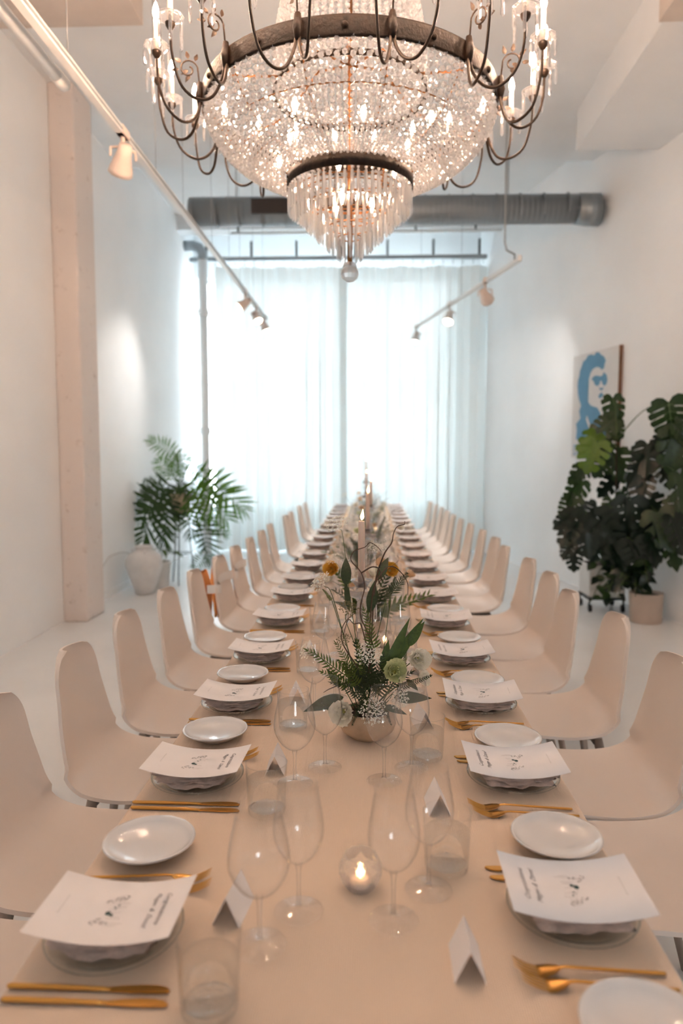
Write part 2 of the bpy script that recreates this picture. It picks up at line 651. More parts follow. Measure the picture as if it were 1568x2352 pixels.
# right wall: splayed slab
m = MB()
t = 0.25
q = [(rwx(Y0 - 0.3), Y0 - 0.3), (rwx(YB + 0.3), YB + 0.3)]
nv = Vector((1, RWS, 0)).normalized() * t
vs = [(q[0][0], q[0][1], 0), (q[1][0], q[1][1], 0), (q[1][0] + nv.x, q[1][1] + nv.y, 0), (q[0][0] + nv.x, q[0][1] + nv.y, 0)]
vs += [(a, b, ZC2 + 0.2) for a, b, _ in vs]
m.add(vs, [(0, 3, 2, 1), (4, 5, 6, 7), (0, 1, 5, 4), (1, 2, 6, 5), (2, 3, 7, 6), (3, 0, 4, 7)])
struct(m.build('wall_right', 'wall_paint', smooth=False))
# back wall with the tall window opening
WX0, WX1, WZ0, WZ1 = -2.63, 1.22, 0.55, 4.12
m = MB()
m.box((-3.0, YB, 0), (WX0, YB + 0.25, ZC2 + 0.2))
m.box((WX1, YB, 0), (2.2, YB + 0.25, ZC2 + 0.2))
m.box((WX0, YB, 0), (WX1, YB + 0.25, WZ0))
m.box((WX0, YB, WZ1), (WX1, YB + 0.25, ZC2 + 0.2))
struct(m.build('wall_back', 'wall_paint', smooth=False))
w1 = struct(empty('window_1', ((WX0 + WX1) / 2, YB + 0.15, WZ0)), 'tall white window behind the sheer curtains')
hw = (WX1 - WX0) / 2
hh = WZ1 - WZ0
m = MB()
for a, b in (((-hw, -0.03, 0), (hw, 0.03, 0.06)), ((-hw, -0.03, hh - 0.06), (hw, 0.03, hh)), ((-hw, -0.03, 0), (-hw + 0.05, 0.03, hh)), ((hw - 0.05, -0.03, 0), (hw, 0.03, hh))):
    m.box(a, b)
m.build('window_frame', 'window_frame_paint', w1, False)
nb = 4
for i in range(1, nb):
    x = -hw + 2 * hw * i / nb
    MB().box((x - 0.025, -0.025, 0.06), (x + 0.025, 0.025, hh - 0.06)).build('mullion', 'window_frame_paint', w1, False)
MB().box((-hw + 0.05, -0.02, hh * 0.55), (hw - 0.05, 0.02, hh * 0.55 + 0.04)).build('transom', 'window_frame_paint', w1, False)
for i in range(nb):
    xa = -hw + 2 * hw * i / nb + 0.025
    xb = -hw + 2 * hw * (i + 1) / nb - 0.025
    MB().box((xa, -0.004, 0.06), (xb, 0.004, hh - 0.06)).build('pane', 'window_glass', w1, False)
# wall behind the camera, with an unseen opening added to let in fill daylight
FX0, FX1, FZ0, FZ1 = 0.4, 1.6, 1.2, 2.3
m = MB()
m.box((-3.0, Y0 - 0.25, 0), (FX0, Y0, ZC2))
m.box((FX1, Y0 - 0.25, 0), (5.6, Y0, ZC2))
m.box((FX0, Y0 - 0.25, 0), (FX1, Y0, FZ0))
m.box((FX0, Y0 - 0.25, FZ1), (FX1, Y0, ZC2))
struct(m.build('wall_front', 'wall_paint', smooth=False))
# ceiling: lower bay up to a step, higher bay by the window
struct(MB().box((-3.0, Y0 - 0.3, ZC), (5.6, 7.86, ZC2 + 0.35)).build('ceiling', 'ceiling_paint', smooth=False))
struct(MB().box((-3.0, 7.86, ZC2), (2.9, YB + 0.3, ZC2 + 0.35)).build('ceiling', 'ceiling_paint', smooth=False))
# soffit box along the right wall, stub beams, cross beam near the window
struct(MB().box((1.84, Y0, 4.19), (5.0, 6.75, ZC)).build('ceiling_beam', 'ceiling_paint', smooth=False))
struct(MB().box((WL, 3.6, 4.2), (-1.46, 4.75, ZC)).build('ceiling_beam', 'beam_warm_lit', smooth=False))
struct(MB().box((1.72, 3.3, 4.05), (4.0, 4.58, 4.19)).build('ceiling_beam', 'beam_warm_lit', smooth=False))
struct(MB().box((WL, 10.05, 4.55), (1.9, 10.3, ZC2)).build('ceiling_beam', 'ceiling_paint', smooth=False))
# pillar standing out of the left wall
struct(MB().box((WL, 6.06, 0), (-2.465, 6.46, ZC), bev=0.012).build('pillar', 'pillar_plaster', smooth=False))
# low skirting
struct(MB().box((WL, 6.46, 0), (WL + 0.012, YB, 0.07)).build('baseboard_left', 'wall_paint', smooth=False))

# ------------------------------------------------------------------ curtains and rail


def curtain(x0, x1, seed, label, yc=10.62):
    r = random.Random(seed)
    ph = [r.uniform(0, 6.28) for _ in range(6)]
    w = x1 - x0

    def f(u, v):
        x = x0 + u * w
        z = 0.02 + (4.19 - 0.02) * v
        low = 1 - v
        phi = 2 * pi * x / 0.20 + 1.5 * sin(x * 2.3 + ph[1]) + 0.7 * sin(x * 6.1 + ph[3])
        amp = 0.022 + 0.030 * (0.3 + low * 0.7)
        deep = 0.010 + 0.013 * (0.5 + 0.5 * sin(x * 3.7 + ph[4])) + 0.010 * max(0, sin(x * 8.3 + ph[2]))
        y = amp * sin(phi + ph[0]) + 0.02 * sin(2 * pi * x / 0.53 + ph[2] + low * 0.8)
        x2 = x + deep * (0.35 + 0.65 * min(1, low * 3)) * sin(2 * (phi + ph[0]) + 0.8) + 0.015 * low * sin(x * 5 + ph[4])
        x2 = max(x0, min(x1, x2))
        if v > 0.985:
            z -= 0.018 * (0.5 + 0.5 * sin(2 * pi * x / 0.52 + ph[5]))
        return (x2, yc + y, z)
    o = MB().grid(int(w * 130), 16, f).build('sheer_curtain', 'sheer_curtain')
    return tag(o, label, 'curtain', 'sheer curtains over the window')


curtain(-2.30, -0.33, 3, 'sheer white curtain panel hanging beside the standpipe')
curtain(-0.49, 1.70, 5, 'sheer white curtain panel hanging beside the splayed wall with the painting', 10.67)
rl = tag(empty('curtain_rail', (-0.45, 10.62, 4.3)), 'long blue-grey curtain rail above the window', 'curtain rail')
MB().box((-2.2, -0.02, -0.03), (2.12, 0.02, 0.03)).build('rail_bar', 'grey_metal', rl, False)
for i in range(7):
    x = -1.95 + i * 0.66
    MB().box((x - 0.015, -0.015, 0.03), (x + 0.015, 0.015, 0.25)).build('bracket', 'dark_metal', rl, False)
for i in range(28):
    x = -1.82 + i * 0.144
    MB().tube([(x, 0, -0.03), (x, 0, -0.10)], 0.006, 6).build('hook', 'wire_steel', rl)

# standpipe
sp = tag(empty('standpipe', (-2.42, 10.45, 0)), 'white vertical pipe with collars beside the window', 'pipe')
MB().tube([(0, 0, 0), (0, 0, 4.28)], 0.068, 16).build('pipe_body', 'white_metal', sp)
for z in (0.25, 1.75, 3.45):
    MB().lathe([(0.068, z), (0.085, z), (0.085, z + 0.1), (0.068, z + 0.1)], 16).build('collar', 'white_metal', sp)
MB().tube([(0, 0, 4.25), (0, 0, 4.34), (-0.05, 0, 4.42), (-0.14, 0, 4.45), (-0.26, 0, 4.45)], 0.074, 14).build('elbow', 'grey_metal', sp)
# thin conduit near the cross beam
cp = tag(empty('ceiling_conduit', (-1.2, 9.9, 4.45)), 'thin pale conduit running below the ceiling by the window', 'pipe')
MB().tube([(-0.7, 0, 0), (2.95, 0, 0)], 0.018, 8).build('conduit_tube', 'white_metal', cp)
for x in (-0.6, 0.6, 1.8, 2.6):
    MB().box((x - 0.012, -0.012, 0), (x + 0.012, 0.012, 0.1)).build('clip', 'dark_metal', cp, False)

# ------------------------------------------------------------------ air duct
DY, DZ = 7.62, 3.985
du = tag(empty('air_duct', (0.2, DY, DZ)), 'round galvanised air duct hanging under the ceiling', 'duct')
r = 0.145
prof = []
x = -2.08
body = MB()
pts = [(-2.08, 0, 0), (1.9, 0, -0.02)]
body.tube(pts, r, 28).build('duct_tube', 'galvanised', du)
for i in range(17):
    xx = -2.05 + i * 0.24
    m = MB()
    m.tube([(xx, 0, -0.01), (xx + 0.012, 0, -0.01)], r + 0.005, 28).build('seam', 'galvanised', du)
m = MB()
m.tube([(1.9, 0, -0.02), (2.02, 0, -0.03), (2.12, 0, -0.03)], [r + 0.006, r + 0.014, r + 0.016], 28).build('end_collar', 'galvanised', du)
gx0, gx1 = -1.42, -0.78
gr = MB().box((gx0, -r - 0.03, -0.07), (gx1, -0.07, 0.07)).build('vent_box', 'grille_dark', du, False)
for i in range(8):
    z = -0.06 + i * 0.0165
    MB().box((gx0 + 0.01, -r - 0.034, z), (gx1 - 0.01, -r - 0.03, z + 0.004)).build('vent_slat', 'dark_metal', gr, False)
for x in (-1.6, -0.2, 1.2):
    MB().tube([(x, 0, r - 0.02), (x, 0, ZC - DZ)], 0.008, 6).build('hanger_rod', 'wire_steel', du)

# ------------------------------------------------------------------ track lighting


def spotlight(loc, aim, label, group, mat='white_metal', scale=1.0, power=0.0, blend=0.8, size=50, rail_z=0.05):
    """track spot: adapter on the rail, yoke, conical head with lens"""
    root = tag(empty('track_spotlight', loc), label, 'spotlight', group)
    d = (Vector(aim) - Vector(loc)).normalized()
    k = scale
    MB().box((-0.02 * k, -0.05 * k, 0.0), (0.02 * k, 0.05 * k, rail_z), bev=0.004).build('adapter', mat, root, False)
    MB().tube([(0, 0, 0), (0, 0, -0.05 * k)], 0.012 * k, 8).build('swivel', mat, root)
    R = rot_to(d, (0, 0, 1))
    c = Vector((0, 0, -0.10 * k))
    side = R @ Vector((0, 1, 0))
    m = MB()
    m.tube([(0, 0, -0.045 * k), side * 0.06 * k + Vector((0, 0, -0.06 * k)), side * 0.062 * k + c], 0.007 * k, 6)
    m.tube([(0, 0, -0.045 * k), -side * 0.06 * k + Vector((0, 0, -0.06 * k)), -side * 0.062 * k + c], 0.007 * k, 6)
    m.build('yoke', mat, root)
    T = Matrix.Translation(c) @ R @ Matrix.Rotation(radians(90), 4, 'Y')
    hd = MB().lathe([(0.001, -0.07 * k), (0.03 * k, -0.065 * k), (0.036 * k, -0.02 * k), (0.055 * k, 0.05 * k), (0.06 * k, 0.075 * k), (0.056 * k, 0.075 * k), (0.05 * k, 0.06 * k), (0.001, 0.055 * k)], 20, mat=T).build('lamp_head', mat, root)
    lens = MB().lathe([(0.001, 0.066 * k), (0.049 * k, 0.066 * k)], 18, mat=T).build('lens', 'spot_lens', hd)
    if power:
        l = bpy.data.lights.new('spot_beam', 'SPOT')
        l.energy = power
        l.color = (1.0, 0.93, 0.86)
        l.spot_size = radians(size)
        l.spot_blend = blend
        l.shadow_soft_size = 0.03
        lo = bpy.data.objects.new('spot_beam', l)
        COL.objects.link(lo)
        lo.location = c + d * 0.12 * k
        lo.rotation_euler = (-d).to_track_quat('Z', 'Y').to_euler()
        reg(lo, root)
    return root


TLX, TLZ = -1.44, 3.3
tk = tag(empty('track_rail', (TLX, 0, TLZ)), 'long white lighting track hung along the pillar wall', 'lighting track')
MB().box((-0.02, 1.4, 0.0), (0.02, 9.95, 0.04)).build('rail_body', 'white_metal', tk, False)
MB().box((0.0205, 1.4, 0.012), (0.022, 9.95, 0.028)).build('rail_slot', 'grey_metal', tk, False)
MB().box((-0.024, 9.95, -0.004), (0.024, 9.98, 0.044)).build('end_cap', 'white_metal', tk, False)
for y in (3.5, 4.9, 5.6, 6.6, 7.4, 8.0, 8.9, 9.7):
    MB().tube([(0, y, 0.04), (0, y, (ZC if y < 7.86 else ZC2) - TLZ)], 0.0025, 5).build('suspension_wire', 'wire_steel', tk)
pp = tag(empty('conduit_pipe', (TLX - 0.13, 0, TLZ + 0.05)), 'fat white conduit pipe running beside the long track', 'pipe')
MB().tube([(0, 1.4, 0), (0, 3.7, 0)], 0.03, 12).build('pipe_tube', 'white_metal', pp)
MB().tube([(0, 3.66, 0), (0, 3.76, 0)], 0.034, 12).build('end_coupling', 'white_metal', pp)
MB().tube([(0, 2.6, 0.03), (0, 2.6, ZC - TLZ - 0.05)], 0.004, 6).build('hanger', 'wire_steel', pp)
spotlight((TLX, 4.25, TLZ - 0.0), (-2.4, 5.6, 1.6), 'pinkish track spotlight below the long track next to the chandelier', 'spotlights on the long track', 'pink_white_metal', 1.2)
spotlight((TLX, 8.30, TLZ), (-2.68, 7.75, 2.25), 'track spotlight on the long track, first of the three by the curtain', 'spotlights on the long track', 'pink_white_metal', 1.15, SPOT * 0.9, size=75, blend=1.0)
spotlight((TLX, 9.10, TLZ), (-0.2, 7.6, 0.75), 'track spotlight on the long track, middle of the three by the curtain', 'spotlights on the long track', 'pink_white_metal', 1.15, SPOT * 1.9, size=65, blend=1.0)
spotlight((TLX, 9.80, TLZ), (-0.3, 9.0, 0.75), 'track spotlight at the far tip of the long track', 'spotlights on the long track', 'pink_white_metal', 1.1, SPOT * 1.9, size=65, blend=1.0)
TRZ = 3.15
a0, a1 = Vector((1.30, 6.47, TRZ)), Vector((0.60, 9.86, TRZ))
tr = tag(empty('track_rail', a0), 'short slanting lighting track hung beside the splayed wall', 'lighting track')
dd = a1 - a0
m = MB()
m.add(*[(lambda b: (b.v, b.f))(MB().box((0, -0.018, 0), (dd.length, 0.018, 0.032)))][0], mat=rot_to(dd))
m.build('rail_body', 'white_metal', tr, False)
MB().tube([(-0.015, 0.15, 0.03), (-0.02, 0.12, 0.09), (-0.11, 0.02, 0.10), (-0.13, 0.0, 0.16), (-0.13, 0.0, 0.3), (-0.13, 0, ZC - TRZ)], 0.008, 7).build('drop_rod', 'wire_steel', tr)
MB().tube([(0, 0, 0.0), (0, 0, 0.05)], 0.02, 8).build('end_cap', 'white_metal', tr)
for k in (0.45, 0.92):
    p = dd * k
    MB().tube([(p.x, p.y, 0.03), (p.x, p.y, (ZC if a0.y + p.y < 7.86 else ZC2) - TRZ)], 0.0025, 5).build('suspension_wire', 'wire_steel', tr)
pA = a0 + dd * 0.24
spotlight(pA, (2.05, 9.1, 2.25), 'pinkish track spotlight on the short track next to the drop rod', 'spotlights on the short track', 'pink_white_metal', 1.15, SPOT * 0.7, size=70, blend=1.0)
spotlight(a0 + dd * 0.57, (0.2, 6.8, 0.75), 'white track spotlight in the middle of the short track', 'spotlights on the short track', 'white_metal', 1.15, SPOT * 1.9, size=65, blend=1.0)
spotlight(a0 + dd * 0.985, (0.1, 8.8, 0.75), 'white track spotlight at the curtain tip of the short track', 'spotlights on the short track', 'white_metal', 1.15, SPOT * 1.9, size=65, blend=1.0)

# wall conduit and outlet on the left wall
wc = tag(empty('wall_conduit', (WL, 6.75, 0)), 'thin white conduit running down the wall past the pillar', 'pipe')
MB().tube([(0.012, 0, 0.9), (0.012, 0, 4.5)], 0.009, 8).build('conduit_tube', 'white_metal', wc)
for z in (1.2, 2.4, 3.6):
    MB().box((0.0, -0.02, z), (0.024, 0.02, z + 0.015)).build('clip', 'white_metal', wc, False)
ol = tag(empty('wall_outlet', (WL, 6.88, 0.31)), 'small blue-grey wall socket near the white urn', 'socket')
MB().box((0, -0.05, -0.07), (0.012, 0.05, 0.07), bev=0.004).build('cover_plate', 'outlet_plastic', ol, False)
MB().box((0.012, -0.02, -0.045), (0.018, 0.02, 0.045), bev=0.002).build('socket_face', 'grey_metal', ol, False)
wcb = MB()
wcb.tube(catmull([(WL + 0.018, 6.93, 0.33), (WL + 0.015, 7.05, 0.38), (WL + 0.015, 7.2, 0.42), (WL + 0.02, 7.6, 0.40), (WL + 0.03, 7.9, 0.3)], 16), 0.005, 6)
tag(wcb.build('power_cable', 'cable_grey'), 'thin grey cable leading from the wall socket behind the urn', 'cable')

# ------------------------------------------------------------------ painting on the right wall
pyc = 7.64
tdir = Vector((-RWS, 1, 0)).normalized()
pang = atan2(-tdir.y, -tdir.x)
nrm = Vector((-1, -RWS, 0)).normalized()
pc = Vector((rwx(pyc), pyc, 1.98)) + nrm * 0.002
pa = tag(empty('painting', pc, pang), 'blue stencil portrait with sunglasses on a white panel', 'painting')
PW, PH = 0.90, 1.10
MB().box((-PW / 2, -0.04, -PH / 2), (PW / 2, 0.0, PH / 2)).build('panel', 'wood_edge', pa, False)
MB().box((-PW / 2, -0.043, -PH / 2), (PW / 2 - 0.004, -0.04, PH / 2)).build('canvas', 'canvas_white', pa, False)


def pz(x, y):
    u = (x - 303 - 15 * (1005 - y) / 795) / 362.0
    yt = 210 - 110 * u
    yb = 1005 - 5 * u
    v = (yb - y) / (yb - yt)
    return (-PW / 2 + u * PW, -PH / 2 + v * PH)


def stencil(name, poly, mat='stencil_blue', depth=0.002):
    pts = [pz(*p) for p in poly]
    tri = tessellate_polygon([[Vector((a, 0, b)) for a, b in pts]])
    n = len(pts)
    vs = [(a, -0.043 - depth, b) for a, b in pts] + [(a, -0.043, b) for a, b in pts]
    fs = [tuple(x) for x in tri] + [(i, (i + 1) % n, n + (i + 1) % n, n + i) for i in range(n)]
    return MB().add(vs, fs).build(name, mat, pa, False)


stencil('stencil_hair', [(352, 780), (345, 738), (383, 692), (371, 632), (388, 592), (372, 548), (360, 498), (355, 440), (358, 395), (372, 350), (374, 318), (390, 280), (402, 240), (425, 222), (440, 192), (470, 180), (492, 188), (510, 160), (532, 162), (548, 182), (570, 192), (584, 225), (574, 258), (572, 285), (552, 300), (538, 282), (512, 278), (488, 292), (466, 322), (452, 372), (448, 470), (446, 560), (470, 588), (520, 600), (545, 640), (548, 700), (592, 752), (612, 800), (614, 842), (545, 846), (538, 800), (500, 860), (470, 760), (436, 660), (430, 700), (452, 760), (468, 860), (345, 862)])
stencil('stencil_sunglasses', [(470, 378), (492, 352), (516, 344), (542, 352), (562, 340), (570, 316), (590, 336), (598, 372), (592, 408), (578, 428), (562, 416), (552, 384), (544, 388), (536, 418), (518, 430), (500, 420), (490, 392)])
stencil('stencil_nose', [(536, 438), (552, 446), (566, 436), (568, 450), (552, 464), (538, 456)])
stencil('stencil_mouth', [(528, 506), (546, 484), (556, 478), (562, 490), (572, 504), (556, 512), (548, 528), (534, 522)])


def text_mesh(txt, size, name, shear=0.0, align='CENTER'):
    c = bpy.data.curves.new(name, 'FONT')
    c.body = txt
    c.size = size
    c.shear = shear
    if size < 0.05:
        c.offset = -0.0001 * size / 0.012
    c.align_x = align
    c.resolution_u = 2
    o = bpy.data.objects.new(name, c)
    COL.objects.link(o)
    dg = bpy.context.evaluated_depsgraph_get()
    dg.update()
    me = bpy.data.meshes.new_from_object(o.evaluated_get(dg))
    bpy.data.objects.remove(o)
    bpy.data.curves.remove(c)
    me.materials.clear()
    return me


for ch, (ux, uy) in (('D', (343, 985)), ('N', (612, 975))):
    me = text_mesh(ch, 0.16, 'lettering')
    me.transform(Matrix.Rotation(radians(90), 4, 'X'))
    a, b = pz(ux, uy)
    obj('lettering', me, 'stencil_blue', pa, (a, -0.0445, b))

# ------------------------------------------------------------------ table and tablecloth
TX, TH, TW = -0.03, 0.75, 0.46
TY0, TY1 = 0.35, 9.85
tb = tag(empty('dining_table', (TX, TY0, 0)), 'very long dining table under a beige linen cloth', 'table')
MB().box((-TW + 0.01, 0.01, TH - 0.045), (TW - 0.01, TY1 - TY0 - 0.01, TH - 0.004)).build('tabletop', 'table_wood', tb, False)
for i in range(6):
    y = 0.3 + i * 1.78
    for sx in (-1, 1):
        MB().box((sx * 0.28 - 0.025, y - 0.025, 0), (sx * 0.28 + 0.025, y + 0.025, TH - 0.045)).build('leg', 'table_wood', tb, False)
m = MB()
drop = 0.16
prof = [(-TW - 0.012, TH - drop), (-TW - 0.010, TH - 0.08), (-TW - 0.006, TH - 0.02), (-TW - 0.002, TH - 0.006), (-TW + 0.006, TH)]
prof = prof + [(-TW + 0.2, TH), (0, TH), (TW - 0.2, TH)] + [(-a, b) for a, b in prof[::-1]]
ny = 120
vs = []
for j in range(ny + 1):
    y = TY0 + (TY1 - TY0) * j / ny
    for k, (a, b) in enumerate(prof):
        wv = 0.008 * sin(y * 9 + (1 if a > 0 else 0)) * max(0, (TH - b) / drop)
        vs.append((TX + a + (wv if a > 0 else -wv), y, b))
n = len(prof)
fs = [(j * n + k, (j + 1) * n + k, (j + 1) * n + k + 1, j * n + k + 1) for j in range(ny) for k in range(n - 1)]
b0 = len(vs)
for y, j in ((TY0 - 0.006, 0), (TY1 + 0.006, ny)):
    s0 = len(vs)
    for k, (a, b) in enumerate(prof):
        vs.append((TX + a, y, TH - drop))
    for k in range(n - 1):
        fs.append((j * n + k, j * n + k + 1, s0 + k + 1, s0 + k))
tag(m.add(vs, fs).build('tablecloth', 'table_linen'), 'beige linen tablecloth covering the whole long table', 'tablecloth')

# ------------------------------------------------------------------ shell chairs


def shell_mesh():
    prof = [(0.0, 0.424), (0.012, 0.438), (0.05, 0.447), (0.15, 0.444), (0.26, 0.437), (0.335, 0.438), (0.385, 0.452), (0.422, 0.485), (0.442, 0.54), (0.452, 0.62), (0.466, 0.73), (0.484, 0.852)]
    NP, NS = 40, 17
    c = catmull([(a, 0, b) for a, b in prof], 200)
    L = [0]
    for i in range(1, 200):
        L.append(L[-1] + (c[i] - c[i - 1]).length)
    tot = L[-1]

    def at(s):
        k = 0
        while k < 198 and L[k + 1] < s:
            k += 1
        t = (s - L[k]) / max(1e-9, L[k + 1] - L[k])
        return c[k].lerp(c[k + 1], min(1, max(0, t)))
    key = [(0, 0.215), (0.12, 0.225), (0.3, 0.232), (0.45, 0.228), (0.55, 0.218), (0.7, 0.190), (0.85, 0.162), (1.0, 0.142)]

    def width(f):
        for (a, wa), (b, wb) in zip(key, key[1:]):
            if f <= b:
                t = (f - a) / (b - a)
                t = t * t * (3 - 2 * t) * 0.4 + t * 0.6
                return wa + (wb - wa) * t
        return key[-1][1]
    svals = []
    for i in range(NP):
        t = i / (NP - 1)
        svals.append(tot * (t + 0.0) if 0 else tot * (0.5 - 0.5 * cos(pi * t)) * 0.35 + tot * t * 0.65)
    top, bot = [], []
    for i, sv in enumerate(svals):
        p = at(sv)
        d = (at(min(tot, sv + 0.01)) - at(max(0, sv - 0.01))).normalized()
        nr = Vector((-d.z, 0, d.x))      # towards the sitter
        if nr.z < 0 and i < 5:
            nr = -nr
        w = width(sv / tot)
        rtop, rfr = 0.085, 0.07
        dt = tot - sv
        if dt < rtop:
            w = w - rtop + sqrt(max(0, rtop ** 2 - (rtop - dt) ** 2)) * 1.0
        if sv < rfr:
            w = w - rfr * 0.6 + 0.6 * sqrt(max(0, rfr ** 2 - (rfr - sv) ** 2))
        f = sv / tot
        curl = 0.018 + 0.022 * exp(-((f - 0.5) / 0.16) ** 2) + (0.014 if f > 0.6 else 0)
        for j in range(NS):
            s = -1 + 2 * j / (NS - 1)
            s = s * 0.8 + 0.2 * s ** 3
            cu = curl * (abs(s) ** 2.6)
            q = p + nr * cu + Vector((0, s * w, 0))
            top.append(q)
            slope = 2.6 * curl * abs(s) ** 1.6 / w * (1 if s > 0 else -1)
            n2 = (nr - Vector((0, slope, 0))).normalized()
            bot.append(q - n2 * 0.010)
    vs = [(0.24 - v.x, v.y, v.z) for v in top + bot]
    N = NP * NS
    fs = []
    for i in range(NP - 1):
        for j in range(NS - 1):
            a = i * NS + j
            fs.append((a, a + 1, a + NS + 1, a + NS))
            fs.append((N + a, N + a + NS, N + a + NS + 1, N + a + 1))
    loop = [i * NS for i in range(NP)] + [(NP - 1) * NS + j for j in range(1, NS)] + [i * NS + NS - 1 for i in range(NP - 2, -1, -1)] + list(range(NS - 2, 0, -1))
    b0 = len(vs)
    n_ = len(loop)
    vs += [vs[a] for a in loop] + [vs[N + a] for a in loop]
    fs += [(b0 + k, b0 + (k + 1) % n_, b0 + n_ + (k + 1) % n_, b0 + n_ + k) for k in range(n_)]
    me = MB().add(vs, fs).mesh('seat_shell')
    bm = bmesh.new()
    bm.from_mesh(me)
    bmesh.ops.recalc_face_normals(bm, faces=bm.faces)
    bm.to_mesh(me)
    bm.free()
    return me


CH = {}


def make_chair():
    root = empty('shell_chair')
    obj('seat_shell', shell_mesh(), 'shell_plastic', root)
    MB().box((-0.12, -0.11, 0.402), (0.12, 0.11, 0.424), bev=0.006).build('mount_plate', 'shell_mount', root, False)
    for sx in (-1, 1):
        MB().tube([(sx * 0.11, -0.13, 0.405), (sx * 0.11, 0.13, 0.405)], 0.011, 8).build('cross_rail', 'shell_mount', root)
        for sy in (-1, 1):
            MB().tube([(sx * 0.12, sy * 0.12, 0.415), (sx * 0.20, sy * 0.20, 0.0)], [0.017, 0.010], 10).build('leg', 'chair_leg', root)
    return root


chair0 = make_chair()
LC = [(-0.976, 1.21), (-0.976, 1.70), (-0.976, 2.21), (-0.98, 2.71), (-0.955, 3.19), (-0.955, 3.71), (-0.935, 4.22), (-0.925, 4.70), (-0.905, 5.19), (-0.895, 5.68), (-0.90, 6.22), (-0.87, 7.10), (-0.87, 7.58), (-0.865, 8.45), (-0.84, 8.95)]
RC = [(0.95, 1.69), (0.955, 2.17), (0.975, 2.735), (0.925, 3.21), (0.965, 3.70), (0.965, 4.20), (0.925, 4.78), (0.95, 5.27), (0.935, 5.80), (0.91, 6.31), (0.885, 6.80), (0.865, 7.28), (0.86, 7.76), (0.845, 8.24), (0.825, 8.72), (0.80, 9.2)]
used = False
CHAIRS = []
crnd = random.Random(5)
for side, lst, sname in ((1, LC, 'palm'), (-1, RC, 'monstera')):
    for i, (x, y) in enumerate(lst):
        o = chair0 if not used else copy_tree(chair0)
        used = True
        o.location = (x + side * 0.245, y, 0)
        o.rotation_euler = (0, 0, (0 if side > 0 else pi) + crnd.uniform(-0.04, 0.04))
        extra = ''
        if sname == 'palm' and i in (6, 7):
            extra = ' with orange bag'
        tag(o, f'white shell chair{extra}, {ORD[i]} from the near end on the {sname} side', 'chair', 'white shell chairs along the table')
        CHAIRS.append(o)
# orange tote bags hung over two chair backs
for i, nm in ((6, 'nearer'), (7, 'farther')):
    x, y = LC[i]
    bgt = tag(empty('tote_bag', (x + 0.245, y, 0)), f'orange cloth bag with white strap on a chair back, {nm} of the two', 'bag', 'orange bags on chair backs')

    def strap(u, v):
        q_ = (u * 2 - 1) * 1.14
        f_ = min(1.0, abs(q_))
        yy = (1 if q_ > 0 else -1) * (f_ * 0.160 + (0.006 if abs(q_) > 1.04 else 0))
        xx = -0.214 + 0.046 * f_ ** 2.6
        if abs(q_) > 1:
            xx -= 0.085 * (abs(q_) - 1) / 0.14
        return (xx, yy, 0.69 + 0.05 * v + 0.015 * q_ - 0.012 * f_ ** 2)
    MB().grid(34, 3, strap).build('strap', 'white_strap', bgt)

    def bag(u, v):
        a = u * 2 * pi
        w = 0.20 + 0.02 * (1 - v) - 0.03 * (v ** 3)
        th = 0.012 + 0.035 * sin(pi * min(1, (1 - v) * 1.1 + 0.05))
        return (-0.268 - 0.02 + 0.02 * (1 - v) - 0.045 + th * cos(a) * 0.9 + 0.004 * sin(9 * a), w * sin(a), 0.42 + 0.33 * v)
    mb = MB().grid(28, 10, bag)
    nb0 = len(mb.v)
    mb.add([(-0.31, 0, 0.415)], [])
    for k in range(27):
        mb.f.append((k * 10, (k + 1) * 10, nb0))
    mb.build('bag_body', 'orange_cloth', bgt)

# ------------------------------------------------------------------ place settings
# prototypes, built for a guest facing local +X (table centre); local origin on the cloth at the plate centre
PROTO = {}


def plate_proto():
    R = 0.100
    prof = [(R - 0.004, 0.0195), (R, 0.021), (R, 0.024), (R - 0.006, 0.0235), (0.076, 0.011), (0.060, 0.0065), (0.0005, 0.0065)]
    return MB().lathe(prof, 40).mesh('glass_plate')


def side_plate_mesh():
    R = 0.082
    prof = [(0.0005, 0.003), (0.034, 0.003), (0.036, 0.0), (0.042, 0.0), (0.044, 0.004), (0.062, 0.010), (R - 0.004, 0.0215), (R, 0.025), (R - 0.001, 0.0268), (R - 0.005, 0.0258), (0.072, 0.0195), (0.062, 0.0138), (0.050, 0.0098), (0.036, 0.0075), (0.02, 0.0065), (0.0005, 0.0062)]
    return MB().lathe(prof, 40).mesh('side_plate')


CARD_L, CARD_W, CARD_Z = 0.208, 0.152, 0.0455


def card_z(u, v=0.0):
    return CARD_Z + 0.016 * (u / (CARD_L / 2)) ** 2 - 0.002 * (v / (CARD_W / 2))


